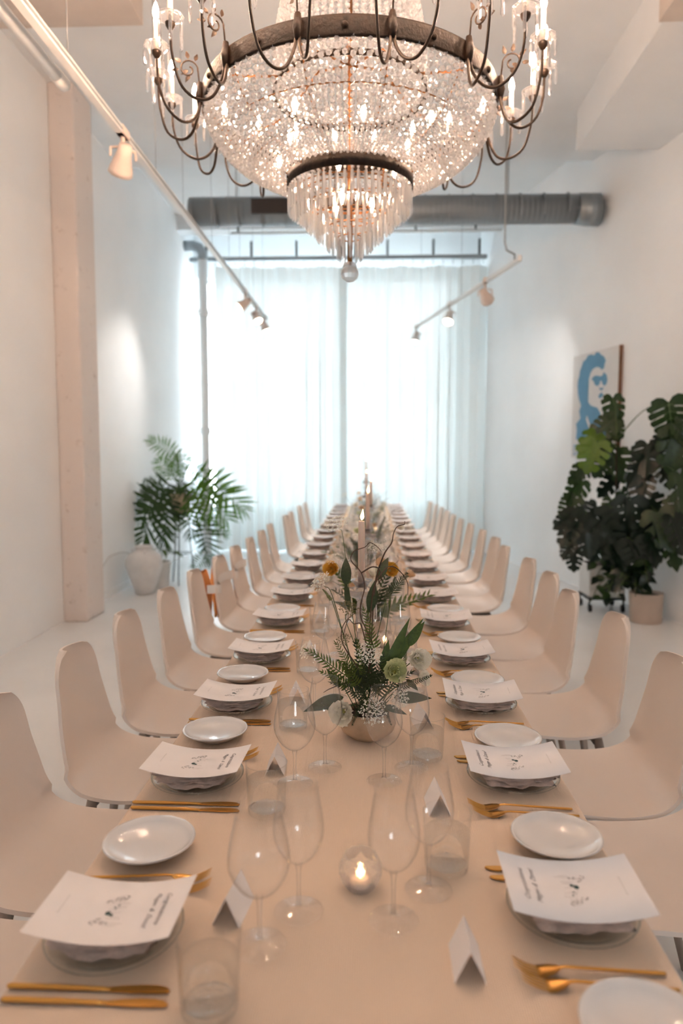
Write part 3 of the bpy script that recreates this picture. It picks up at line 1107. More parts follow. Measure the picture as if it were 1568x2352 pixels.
def napkin_layers():
    out = []
    for k in range(4):
        r = random.Random(40 + k)
        p1, p2 = r.uniform(0, 6), r.uniform(0, 6)
        lx = 0.172 - 0.006 * (3 - k) * (1.6 if k < 2 else 1)
        ly = 0.122 - 0.005 * (k % 2)
        z0 = 0.0115 + k * 0.0075
        ox = r.uniform(-0.004, 0.004)

        def top(u, v, z0=z0, lx=lx, ly=ly, p1=p1, p2=p2, ox=ox, k=k):
            a = u * 2 * pi
            # superellipse cross-section roll-off towards edges
            x = (v * 2 - 1)
            return (0, 0, 0)
        m = MB()
        nu, nv_ = 22, 12
        vs = []
        for sgn in (1, -1):
            for i in range(nu):
                for j in range(nv_):
                    x = -1 + 2 * i / (nu - 1)
                    y = -1 + 2 * j / (nv_ - 1)
                    e = max(abs(x) ** 6, abs(y) ** 6)
                    th = 0.0042 * (1 - e) ** 0.5
                    sag = 0.011 * x * x + 0.004 * y * y
                    wav = 0.0022 * sin(7 * x + p1 + 2 * y) * abs(y) ** 2 + 0.0015 * sin(13 * x + p2) * abs(y)
                    yy = y * ly / 2 + 0.004 * sin(4 * x + p2) * (1 if abs(y) > 0.6 else 0)
                    vs.append((ox + x * lx / 2, yy, z0 + sag + wav + sgn * th))
        N = nu * nv_
        fs = []
        for i in range(nu - 1):
            for j in range(nv_ - 1):
                a = i * nv_ + j
                fs.append((a, a + nv_, a + nv_ + 1, a + 1))
                fs.append((N + a, N + a + 1, N + a + nv_ + 1, N + a + nv_))
        for i in range(nu - 1):
            for j in (0, nv_ - 1):
                a = i * nv_ + j
                fs.append((a, a + nv_, N + a + nv_, N + a))
        for j in range(nv_ - 1):
            for i in (0, nu - 1):
                a = i * nv_ + j
                fs.append((a, a + 1, N + a + 1, N + a))
        out.append(m.add(vs, fs).mesh('napkin_fold'))
    return out


def card_meshes():
    m = MB()
    nu, nv_ = 20, 3
    vs = []
    for dz in (0, -0.0006):
        for i in range(nu):
            for j in range(nv_):
                u = -CARD_L / 2 + CARD_L * i / (nu - 1)
                v = -CARD_W / 2 + CARD_W * j / (nv_ - 1)
                vs.append((u, v, card_z(u, v) + dz))
    N = nu * nv_
    fs = []
    for i in range(nu - 1):
        for j in range(nv_ - 1):
            a = i * nv_ + j
            fs.append((a, a + nv_, a + nv_ + 1, a + 1))
            fs.append((N + a, N + a + 1, N + a + nv_ + 1, N + a + nv_))
    for i in range(nu - 1):
        for j in (0, nv_ - 1):
            a = i * nv_ + j
            fs.append((a, a + nv_, N + a + nv_, N + a))
    sheet = m.add(vs, fs).mesh('sheet')

    def place(me, cx, cyy):
        # text runs along local -Y, its top towards +X
        for v in me.vertices:
            x, y = v.co.x, v.co.y
            u, w = cx + y, cyy - x
            v.co = (u, w, card_z(u, w) + 0.0006)
        me.update()
        return me
    t1 = place(text_mesh('Congratulations', 0.0118, 'lettering', 0.55), 0.070, 0.0)
    t2 = place(text_mesh('Megan  &  Daniel', 0.0118, 'lettering', 0.55), 0.053, 0.0)
    t3 = place(text_mesh('with love and many thanks', 0.0042, 'footer', 0.2), -0.078, 0.0)
    # botanical sketch: fine stems with dark berries
    def flat(polys):
        mb = MB()
        for poly in polys:
            n = len(poly)
            mb.add([(u, w, card_z(u, w) + 0.0005) for u, w in poly], [tuple(range(n))])
        return mb.mesh('sketch')

    def disc(u, w, r, n=8, e=1.0):
        return [(u + r * cos(2 * pi * i / n), w + r * e * sin(2 * pi * i / n)) for i in range(n)]

    def line(u0, w0, u1, w1, t=0.0005):
        dx, dy = u1 - u0, w1 - w0
        l = sqrt(dx * dx + dy * dy)
        a, b = -dy / l * t, dx / l * t
        return [(u0 + a, w0 + b), (u0 - a, w0 - b), (u1 - a, w1 - b), (u1 + a, w1 + b)]
    dark = flat([disc(-0.008, -0.006, 0.0042, 9, 1.2), disc(-0.002, -0.010, 0.0032), disc(-0.001, 0.006, 0.0018), disc(0.002, 0.014, 0.0016), disc(-0.004, 0.010, 0.0012)])
    r = random.Random(8)
    ls = []
    for k in range(10):
        w = -0.034 + 0.0075 * k + r.uniform(-0.002, 0.002)
        u = r.uniform(-0.012, 0.0)
        ls.append(line(u, w, u + r.uniform(0.012, 0.03), w + r.uniform(-0.004, 0.004), 0.00035))
    for (u, w) in ((-0.004, 0.028), (0.006, 0.034), (-0.014, 0.020), (-0.016, -0.024), (-0.022, -0.03), (-0.006, -0.03)):
        for k in range(5):
            a = r.uniform(0, 6.28)
            ls.append(disc(u + 0.004 * cos(a), w + 0.004 * sin(a), r.uniform(0.0014, 0.0022), 6))
    pale = flat(ls)
    return sheet, t1, t2, t3, dark, pale


def fork_meshes():
    """handle + head; length 0.21 with tines towards +X"""
    h = MB()
    pts = catmull([(-0.105, 0, 0.004), (-0.06, 0, 0.006), (0.0, 0, 0.009), (0.03, 0, 0.0105), (0.042, 0, 0.009)], 14)
    h.tube(pts, [0.0036, 0.0036, 0.0035, 0.0034, 0.0033, 0.0032, 0.003, 0.003, 0.0029, 0.0028, 0.0028, 0.0028, 0.003, 0.0032], 8, flat=0.62)
    m = MB()
    path = catmull([(0.04, 0, 0.009), (0.052, 0, 0.0045), (0.068, 0, 0.003), (0.085, 0, 0.0075), (0.105, 0, 0.018)], 16)
    def wid(t):
        return 0.003 + 0.009 * min(1, (t / 0.35)) ** 0.7
    # shoulder plate: first part
    k0 = 8
    vs, fs = [], []
    for i in range(k0 + 1):
        p = path[i]
        w = wid(i / 15)
        cup = 0.0016 * (1 - abs(2 * i / k0 - 1))
        for j in range(5):
            s = -1 + 2 * j / 4
            z = p.z + cup * s * s
            vs.append((p.x, s * w, z + 0.0008))
        for j in range(5):
            s = -1 + 2 * j / 4
            vs.append((p.x, s * w, p.z + cup * s * s - 0.0008))
    for i in range(k0):
        for j in range(4):
            a = i * 10 + j
            fs.append((a, a + 1, a + 11, a + 10))
            b = i * 10 + 5 + j
            fs.append((b, b + 10, b + 11, b + 1))
        for j in (0, 4):
            a = i * 10 + j
            fs.append((a, a + 10, a + 15, a + 5))
    m.add(vs, fs)
    for tn in range(4):
        yc = -0.0088 + tn * 0.00587
        m.tube([(path[i].x, yc * (1 + 0.06 * (i - 8) / 7), path[i].z) for i in range(7, 16)], [0.0019] * 6 + [0.0017, 0.0014, 0.0008], 6, flat=0.55)
    return h.mesh('handle'), m.mesh('tines')


def knife_meshes():
    h = MB()
    h.tube([(-0.112, 0, 0.0045), (-0.108, 0, 0.0045), (-0.04, 0, 0.0045), (0.015, 0, 0.004), (0.03, 0, 0.0035)], [0.0030, 0.0044, 0.0044, 0.0036, 0.0032], 8, flat=0.75)
    b = MB()
    top = [(0.028, 0.0032), (0.045, 0.0062), (0.07, 0.0086), (0.09, 0.0088), (0.103, 0.006), (0.110, 0.0005)]
    bot = [(0.108, -0.003), (0.09, -0.0042), (0.06, -0.0044), (0.028, -0.0032)]
    pl = top + bot
    n = len(pl)
    vs = [(x, y, 0.0046) for x, y in pl] + [(x, y, 0.0022) for x, y in pl]
    fs = [tuple(range(n))[::-1], tuple(range(n, 2 * n))] + [(i, (i + 1) % n, n + (i + 1) % n, n + i) for i in range(n)]
    b.add(vs, fs)
    return h.mesh('handle'), b.mesh('blade', False)


def wine_meshes(R, H, stem_h, rim, base):
    bowlH = H - stem_h
    bowl = []
    key = [(0.0, 0.10), (0.05, 0.35), (0.14, 0.66), (0.28, 0.90), (0.42, 1.0), (0.6, 0.955), (0.8, 0.84), (1.0, rim / R)]
    c = catmull([(b * R, 0, stem_h + a * bowlH) for a, b in key], 22)
    bowl = [(0.0008, stem_h)] + [(p.x, p.z) for p in c]
    top = bowl[-1]
    bowl += [(top[0] + 0.0006, top[1] + 0.0007), (top[0] + 0.0011, top[1])]   # fire-polished lip
    bm_ = MB().lathe(bowl, 36).mesh('bowl')
    st = MB().lathe([(0.0065, 0.006), (0.0045, 0.012), (0.0034, 0.03), (0.0032, stem_h * 0.6), (0.0038, stem_h * 0.85), (0.006, stem_h + 0.001)], 12).mesh('stem')
    ft = MB().lathe([(0.0008, 0.0085), (0.007, 0.0065), (0.018, 0.0042), (base - 0.004, 0.0026), (base - 0.001, 0.0022), (base, 0.0014), (base - 0.0006, 0.0004)], 36).mesh('foot')
    return bm_, st, ft


def tumbler_meshes():
    g = MB().lathe([(0.030, 0.0), (0.0325, 0.002), (0.0338, 0.01), (0.037, 0.090), (0.0374, 0.0915), (0.0366, 0.0918), (0.0360, 0.090)], 32).mesh('glass_wall')
    bs = MB().lathe([(0.0322, 0.005), (0.031, 0.0088), (0.024, 0.0092), (0.0008, 0.0088)], 32).mesh('glass_base')
    w = MB().lathe([(0.0008, 0.0096), (0.029, 0.0096), (0.0318, 0.0125), (0.0343, 0.062), (0.0338, 0.0615), (0.0008, 0.0612)], 32).mesh('water_fill')
    return g, w, bs


def tent_mesh():
    """folded name card, ridge along local Y"""
    L, hgt, w = 0.078, 0.046, 0.022
    vs = [(-w, -L / 2, 0), (-w, L / 2, 0), (0, -L / 2, hgt), (0, L / 2, hgt), (w, -L / 2, 0), (w, L / 2, 0)]
    vs += [(-w + 0.001, -L / 2, 0), (-w + 0.001, L / 2, 0), (0, -L / 2, hgt - 0.0015), (0, L / 2, hgt - 0.0015), (w - 0.001, -L / 2, 0), (w - 0.001, L / 2, 0)]
    return vs


PL = plate_proto()
SPm = side_plate_mesh()
NAP = napkin_layers()
SHEET, T1, T2, T3, SKD, SKP = card_meshes()
FH, FT = fork_meshes()
KH, KB = knife_meshes()
WA = wine_meshes(0.0455, 0.205, 0.075, 0.033, 0.040)
WB = wine_meshes(0.040, 0.210, 0.078, 0.030, 0.039)
TG, TWt, TBs = tumbler_meshes()
tv = tent_mesh()
TENTF = MB().add([tv[i] for i in (0, 1, 2, 3, 6, 7, 8, 9)], [(0, 2, 3, 1), (4, 5, 7, 6), (0, 1, 5, 4), (0, 4, 6, 2), (1, 3, 7, 5)]).mesh('front_leaf', False)
TENTB = MB().add([tv[i] for i in (4, 5, 2, 3, 10, 11, 8, 9)], [(0, 1, 3, 2), (4, 6, 7, 5), (0, 4, 5, 1), (0, 2, 6, 4), (1, 5, 7, 3)]).mesh('back_leaf', False)


def parts(root, lst):
    for nm, me, mt in lst:
        obj(nm, me, mt, root)
    return root


LY = [0.99, 1.50, 1.96, 2.43, 2.94, 3.435, 3.85, 4.31, 4.79, 5.27, 5.75, 6.23, 6.71, 7.19, 7.67, 8.15, 8.63, 9.10, 9.52]
RY = [1.07, 1.53, 1.985, 2.43, 2.94, 3.44, 3.87, 4.30, 4.78, 5.26, 5.74, 6.22, 6.70, 7.18, 7.66, 8.14, 8.62, 9.09, 9.52]
srnd = random.Random(21)


def put(o, base, ang, u, v, da=0.0, z=0.0):
    c, s_ = cos(ang), sin(ang)
    o.location = (base[0] + c * u - s_ * v, base[1] + s_ * u + c * v, TH + z)
    o.rotation_euler = (0, 0, ang + da)
    return o


for side, ys, sname in ((1, LY, 'palm'), (-1, RY, 'monstera')):
    ang = 0.0 if side > 0 else pi
    for i, y in enumerate(ys):
        base = (TX - side * 0.345, y)
        j = lambda a: srnd.uniform(-a, a)
        where = f'{ORD[i]} place from the near end, {sname} side'
        cj = j(0.05)
        if i == 0 and side > 0:
            cj = -0.02
        o = put(obj('dinner_plate', PL, 'plate_glass'), base, ang, 0, 0)
        tag(o, f'clear glass dinner plate under the menu, {where}', 'plate', 'glass dinner plates')
        o = empty('napkin')
        for me in NAP:
            obj('fold', me, 'napkin_cloth', o)
        put(o, base, ang, 0, 0, cj + j(0.06))
        tag(o, f'mauve folded napkin between plate and menu, {where}', 'napkin', 'folded mauve napkins')
        o = empty('menu_card')
        obj('sheet', SHEET, 'card_stock', o)
        obj('lettering', T1, 'ink', o)
        obj('lettering', T2, 'ink', o)
        obj('footer_print', T3, 'ink_pale', o)
        obj('berry_print', SKD, 'ink_green', o)
        obj('sketch_print', SKP, 'ink_pale', o)
        put(o, base, ang, 0.0, 0.0, cj + j(0.02))
        tag(o, f'white printed menu card on the napkin, {where}', 'menu card', 'printed menu cards')
        o = put(obj('side_plate', SPm, 'porcelain'), base, ang, -0.022 + j(0.008), 0.245 + j(0.015))
        tag(o, f'small white porcelain side plate, {where}', 'plate', 'white side plates')
        for k, (v, nm) in enumerate(((0.150, 'outer'), (0.122, 'inner'))):
            o = put(parts(empty('dinner_fork'), [('handle', FH, 'gold'), ('tines', FT, 'gold')]), base, ang, 0.004 + (0.006 if k else 0), v, j(0.03))
            tag(o, f'gold fork, {nm} of the pair at the {where}', 'fork', 'gold forks')
        for k, (v, nm) in enumerate(((-0.100, 'inner'), (-0.124, 'outer'))):
            o = put(parts(empty('dinner_knife'), [('handle', KH, 'gold'), ('blade', KB, 'gold')]), base, ang, 0.0 + (0.004 if k else 0), v, j(0.02))
            tag(o, f'gold knife, {nm} of the pair at the {where}', 'knife', 'gold knives')
        if side > 0:
            ga, gb, tu, nc = (0.268, 0.090), (0.217, -0.005), (0.172, -0.128), (0.162, 0.080)
        else:
            ga, gb, tu, nc = (0.282, 0.018), (0.214, -0.055), (0.182, -0.118), (0.176, 0.115)
        A, B = (WB, WA) if side > 0 else (WB, WB)
        for k, ((u, v), me3, nm) in enumerate(((ga, A, 'nearer the flowers'), (gb, B, 'nearer the plate'))):
            o = put(parts(empty('wine_glass'), [('bowl', me3[0], 'stemware'), ('stem', me3[1], 'foot_glass'), ('foot', me3[2], 'stemware')]), base, ang, u + j(0.006), v + j(0.012))
            tag(o, f'empty wine glass {nm}, {where}', 'wine glass', 'empty wine glasses')
        o = put(parts(empty('water_tumbler'), [('glass_wall', TG, 'tumbler_glass'), ('water_fill', TWt, 'water'), ('glass_base', TBs, 'tumbler_glass')][:3 if i < 6 else 2]), base, ang, tu[0] + j(0.004), tu[1] + j(0.008))
        o.scale = (1.13, 1.13, 1.13)
        tag(o, f'tumbler of water, {where}', 'tumbler', 'water tumblers')
        o = put(parts(empty('name_card'), [('front_leaf', TENTF, 'card_stock'), ('back_leaf', TENTB, 'card_stock')]), base, ang, nc[0], nc[1] + j(0.008), j(0.25))
        tag(o, f'white folded name card, {where}', 'name card', 'folded name cards')

# ------------------------------------------------------------------ votives and candlesticks


def cut_ball():
    """cut-glass ball with diamond facets"""
    n = 12
    rows = [(0.024, 0.0), (0.030, 0.006), (0.0385, 0.020), (0.042, 0.034), (0.0395, 0.048), (0.034, 0.059), (0.030, 0.066)]
    vs, fs = [], []
    for i, (r_, z) in enumerate(rows):
        for j in range(n):
            a = 2 * pi * (j + 0.5 * (i % 2)) / n
            vs.append((r_ * cos(a), r_ * sin(a), z))
    for i in range(len(rows) - 1):
        for j in range(n):
            a, b = i * n + j, i * n + (j + 1) % n
            c, d = (i + 1) * n + j, (i + 1) * n + (j + 1) % n
            if i % 2 == 0:
                fs += [(a, b, c), (b, d, c)]
            else:
                fs += [(a, d, c), (a, b, d)]
    fs.append(tuple(range(n))[::-1])
    return MB().add(vs, fs)


def flame_mesh(h, r_):
    return MB().lathe([(0.0004, 0), (r_ * 0.6, h * 0.1), (r_, h * 0.3), (r_ * 0.75, h * 0.55), (r_ * 0.3, h * 0.82), (0.0004, h)], 10).mesh('flame')


def votive(x, y, label):
    o = tag(empty('votive_candle', (x, y, TH)), label, 'candle', 'cut glass votives')
    o.scale = (0.88, 0.88, 0.88)
    cut_ball().build('glass_ball', 'votive_crystal', o, False)
    MB().lathe([(0.0285, 0.064), (0.030, 0.069), (0.0315, 0.066)], 24).build('rim', 'tumbler_glass', o)
    MB().lathe([(0.0005, 0.006), (0.019, 0.006), (0.0195, 0.008), (0.0195, 0.022), (0.0185, 0.023), (0.0005, 0.022)], 18).build('tealight', 'wax', o)
    obj('flame', flame_mesh(0.024, 0.0055), 'flame', o, (0, 0, 0.026))
    return o


votive(-0.014, 1.135, 'lit cut-glass votive between the nearest glasses')
for k, (x, y) in enumerate(((0.055, 2.62), (-0.07, 3.30), (0.05, 4.45), (-0.06, 5.6), (0.05, 6.6))):
    votive(x, y, f'lit cut-glass votive among the flowers, {ORD[k]} past the near bowl')


def candlestick(x, y, label, zs=1.0, ch=0.205):
    o = tag(empty('candlestick', (x, y, TH)), label, 'candlestick', 'crystal candlesticks with taper candles')
    MB().lathe([(0.0008, 0.0), (0.052, 0.0), (0.055, 0.004), (0.05, 0.01), (0.03, 0.018), (0.018, 0.03), (0.014, 0.045), (0.0008, 0.046)], 24).build('base', 'cut_crystal', o)
    st = []
    for i in range(25):
        t_ = i / 24
        st.append((0.0125 + 0.007 * sin(pi * t_) * (0.6 + 0.4 * sin(t_ * 9)), 0.045 + t_ * 0.225 * zs))
    MB().lathe([(0.0008, 0.045)] + st + [(0.0008, 0.045 + 0.225 * zs)], 8).build('stem', 'cut_crystal', o, False)
    zt = 0.045 + 0.225 * zs
    bo = MB().lathe([(0.010, zt), (0.026, zt + 0.002), (0.042, zt + 0.012), (0.048, zt + 0.028), (0.046, zt + 0.030), (0.039, zt + 0.016), (0.012, zt + 0.008)], 48,
                    wob=lambda a, i: 1 + (0.10 * abs(sin(4 * a)) - 0.05 if i in (2, 3, 4) else 0)).build('drip_pan', 'cut_crystal', o)
    MB().lathe([(0.012, zt + 0.006), (0.02, zt + 0.02), (0.016, zt + 0.034), (0.026, zt + 0.05), (0.034, zt + 0.058), (0.028, zt + 0.058), (0.013, zt + 0.042), (0.012, zt + 0.03)], 32,
               wob=lambda a, i: 1 + (0.05 * sin(6 * a) if i in (3, 4, 5) else 0)).build('candle_cup', 'cut_crystal', o)
    for k in range(6):
        a = 2 * pi * (k + 0.25) / 6
        px, py = 0.045 * cos(a), 0.045 * sin(a)
        d_ = MB()
        d_.add(*ICO1, mat=Matrix.Translation((px, py, zt + 0.006)) @ Matrix.Diagonal((0.006, 0.006, 0.007, 1)))
        d_.lathe([(0.0006, -0.078), (0.0055, -0.068), (0.0045, -0.03), (0.002, -0.006), (0.0006, -0.002)], 6, c=(px, py, zt))
        d_.build('crystal_drop', 'cut_crystal', o, False)
    zc = zt + 0.036
    MB().lathe([(0.0006, zc), (0.0108, zc), (0.0104, zc + ch * 0.9), (0.0098, zc + ch), (0.008, zc + ch + 0.0015), (0.0006, zc + ch - 0.002)], 20).build('taper_candle', 'wax', o)
    MB().tube([(0, 0, zc + ch - 0.002), (0.0005, 0, zc + ch + 0.010)], 0.0009, 5).build('wick', 'wick', o)
    f_ = obj('flame', flame_mesh(0.034, 0.0058), 'flame', o, (0.0005, 0, zc + ch + 0.004))
    f_.rotation_euler = (0, 0.10, 0)
    return o


candlestick(-0.026, 2.20, 'crystal candlestick with a lit taper right behind the near flower bowl')
candlestick(-0.012, 3.62, 'crystal candlestick with a lit taper, second down the table', 1.05, 0.20)
candlestick(0.006, 5.5, 'crystal candlestick with a lit taper, third down the table', 1.0, 0.20)
candlestick(-0.035, 7.0, 'crystal candlestick with a lit taper, fourth down the table', 1.05, 0.21)
candlestick(-0.05, 8.9, 'tall crystal candlestick with a lit taper at the curtain end', 1.35, 0.24)

# ------------------------------------------------------------------ flowers


def blade(L, Wd, bend=0.3, fold=0.12, n=9, wavy=0.0):
    """leaf blade along +X, tip at +X, face up +Z"""
    vs, fs = [], []
    for i in range(n):
        t_ = i / (n - 1)
        w = Wd * (sin(pi * min(1, t_ * 1.02) ** 0.75) ** 0.9) if 0 < i < n - 1 else 0.0004
        x = L * t_
        z = -bend * L * t_ * t_
        wz = wavy * sin(t_ * 14)
        vs += [(x, -w, z + fold * w + wz), (x, 0, z), (x, w, z + fold * w - wz)]
    for i in range(n - 1):
        a = i * 3
        fs += [(a, a + 3, a + 4, a + 1), (a + 1, a + 4, a + 5, a + 2)]
    return vs, fs


def sprig_mesh(L, nl, ll, lw, seed, droop=0.4, thick=0.0012):
    """stem along +X with paired leaflets; one mesh"""
    r_ = random.Random(seed)
    m = MB()
    pts = [(L * k / 7, 0.01 * sin(k), -droop * L * (k / 7) ** 2 * 0.5) for k in range(8)]
    m.tube(pts, [thick * (1.2 - 0.8 * k / 7) for k in range(8)], 5)
    c = catmull(pts, nl)
    bl = blade(1.0, lw, 0.15, 0.2, 5)
    for k in range(1, nl):
        t_ = k / (nl - 1)
        for s in (-1, 1):
            l = ll * (1.0 - 0.55 * t_) * r_.uniform(0.85, 1.15)
            a = radians(62 - 25 * t_) * s
            d = Vector((cos(a), sin(a), r_.uniform(0.0, 0.45)))
            m.add(bl[0], bl[1], Matrix.Translation(c[k]) @ rot_to(d, (0, 0, 1)) @ Matrix.Scale(l, 4))
    m.add(bl[0], bl[1], Matrix.Translation(c[-1]) @ rot_to(c[-1] - c[-2]) @ Matrix.Scale(ll * 0.6, 4))
    return m.mesh('leaf_sprig')


def umbel_mesh(R, seed, dense=40):
    """Queen Anne's lace: rays from the origin up +Z to clusters of florets. Returns rays, florets"""
    r_ = random.Random(seed)
    a_, b_ = MB(), MB()
    for k in range(dense):
        rr = R * sqrt((k + 0.5) / dense)
        an = k * 2.39996
        p = Vector((rr * cos(an), rr * sin(an), R * 0.75 - 0.25 * R * (rr / R) ** 2 + r_.uniform(-0.06, 0.06) * R))
        a_.tube([(0, 0, 0), p * 0.55 + Vector((0, 0, -0.05 * R)), p], 0.00045, 4, cap=False)
        for q in range(9):
            an2 = r_.uniform(0, 6.28)
            rd = R * 0.12 * sqrt(r_.random())
            pp = p + Vector((rd * cos(an2), rd * sin(an2), r_.uniform(0, 0.05) * R))
            s_ = R * r_.uniform(0.035, 0.055)
            T = Matrix.Translation(pp) @ rot_to((cos(an2), sin(an2), r_.uniform(-0.4, 0.4)), (r_.uniform(-.5, .5), r_.uniform(-.5, .5), 1))
            b_.add([(s_ * cos(2 * pi * e / 5), s_ * sin(2 * pi * e / 5), 0.0) for e in range(5)] + [(0, 0, s_ * 0.25)], [(e, (e + 1) % 5, 5) for e in range(5)], T)
    return a_.mesh('rays'), b_.mesh('florets', False)


def petal_mesh(L, Wd, cup, ruff, seed):
    r_ = random.Random(seed)
    p = r_.uniform(0, 6)

    def f(u, v):
        s = v * 2 - 1
        w = Wd * (0.25 + 0.75 * sin(pi * min(1, 0.12 + u * 0.62)))
        if u > 0.85:
            w *= 1 - 0.25 * ((u - 0.85) / 0.15) ** 2
        x = L * u * (1 - 0.10 * s * s * u)
        z = cup * L * u * u * 0.6 + cup * 0.35 * w * s * s + ruff * sin(7 * s + p + 3 * u) * u * u
        return (x, s * w, z)
    return MB().grid(7, 7, f).mesh('petal')


PETALS = [petal_mesh(1.0, 0.50, 0.55, 0.13, k) for k in range(3)]
PET = {}
for mt in ('petal_white', 'petal_green', 'petal_yellow', 'petal_peach'):
    PET[mt] = []
    for p_ in PETALS:
        c_ = p_.copy()
        c_.materials.append(M[mt])
        PET[mt].append(c_)
CENTRE = MB().add(*ICO1).mesh('flower_centre', False)
UMB = [umbel_mesh(1.0, s) for s in (1, 2)]
SPR = [sprig_mesh(1.0, 14, 0.26, 0.10, 5, 0.35, 0.012), sprig_mesh(1.0, 12, 0.32, 0.14, 6, 0.5, 0.012), sprig_mesh(1.0, 20, 0.16, 0.16, 7, 0.3, 0.010)]
SPRM = {}
for mt in ('sprig_green', 'sprig_dark'):
    SPRM[mt] = []
    for p_ in SPR:
        c_ = p_.copy()
        c_.materials.append(M[mt])
        SPRM[mt].append(c_)
BLD = {}
for mt in ('blade_green', 'sprig_dark'):
    BLD[mt] = []
    for a in ((1.0, 0.085, 0.25), (1.0, 0.16, 0.35)):
        me = MB().add(*blade(a[0], a[1], a[2], 0.18, 11, 0.01)).mesh('leaf_blade')
        me.materials.append(M[mt])
        BLD[mt].append(me)


def place(o, mat, s=1.0):
    o.matrix_basis = mat @ Matrix.Scale(s, 4)
    return o


def bloom(parent, pos, facing, R, mt='petal_white', n=6, inner=True, seed=0):
    r_ = random.Random(seed)
    b = empty('blossom', pos, 0, parent)
    F = rot_to(facing)       # local X = facing
    for ring, (cnt, tilt, sc) in enumerate(((n, 62, 1.0), (max(4, n - 1), 38, 0.78)) if inner else ((n, 55, 1.0),)):
        for k in range(cnt):
            a = 2 * pi * (k + 0.5 * ring) / cnt + r_.uniform(-0.15, 0.15)
            tl = radians(tilt + r_.uniform(-8, 8))
            d = Vector((cos(tl), sin(tl) * cos(a), sin(tl) * sin(a)))
            nn = Vector((1, 0, 0))
            o = obj('petal', PET[mt][(k + ring) % 3], None, b)
            place(o, F @ rot_to(d, nn), R * sc * r_.uniform(0.92, 1.08))
    c = obj('flower_centre', CENTRE, 'flower_eye', b)
    place(c, F @ Matrix.Translation((R * 0.12, 0, 0)), R * 0.16)
    return b


def lace(parent, pos, facing, R, seed=0, dark=False):
    b = empty('lace_umbel', pos, 0, parent)
    F = rot_to(facing) @ Matrix.Rotation(radians(90), 4, 'Y')
    ra, fl = UMB[seed % 2]
    o = obj('rays', ra, 'petiole', b)
    place(o, F, R)
    if dark:
        fl = fl.copy()
        fl.materials.clear()
        fl.materials.append(M['seed_head'])
        o = obj('florets', fl, None, b)
    else:
        o = obj('florets', fl, 'floret', b)
    place(o, F, R)
    return b


def stem(parent, pts, r_=0.0014, mat='petiole', name='stem', n=14):
    c = catmull(pts, n)
    return MB().tube(c, [r_ * (1.15 - 0.5 * k / (n - 1)) for k in range(n)], 6).build(name, mat, parent)


def bowl_mesh(R, H):
    prof = [(0.0008, 0.002), (R * 0.55, 0.0), (R * 0.62, 0.003), (R * 0.9, H * 0.28), (R, H * 0.55), (R * 0.95, H * 0.82), (R * 0.84, H), (R * 0.79, H), (R * 0.88, H * 0.8), (R * 0.92, H * 0.55), (R * 0.8, H * 0.3), (0.0008, H * 0.25)]
    return MB().lathe(prof, 36)


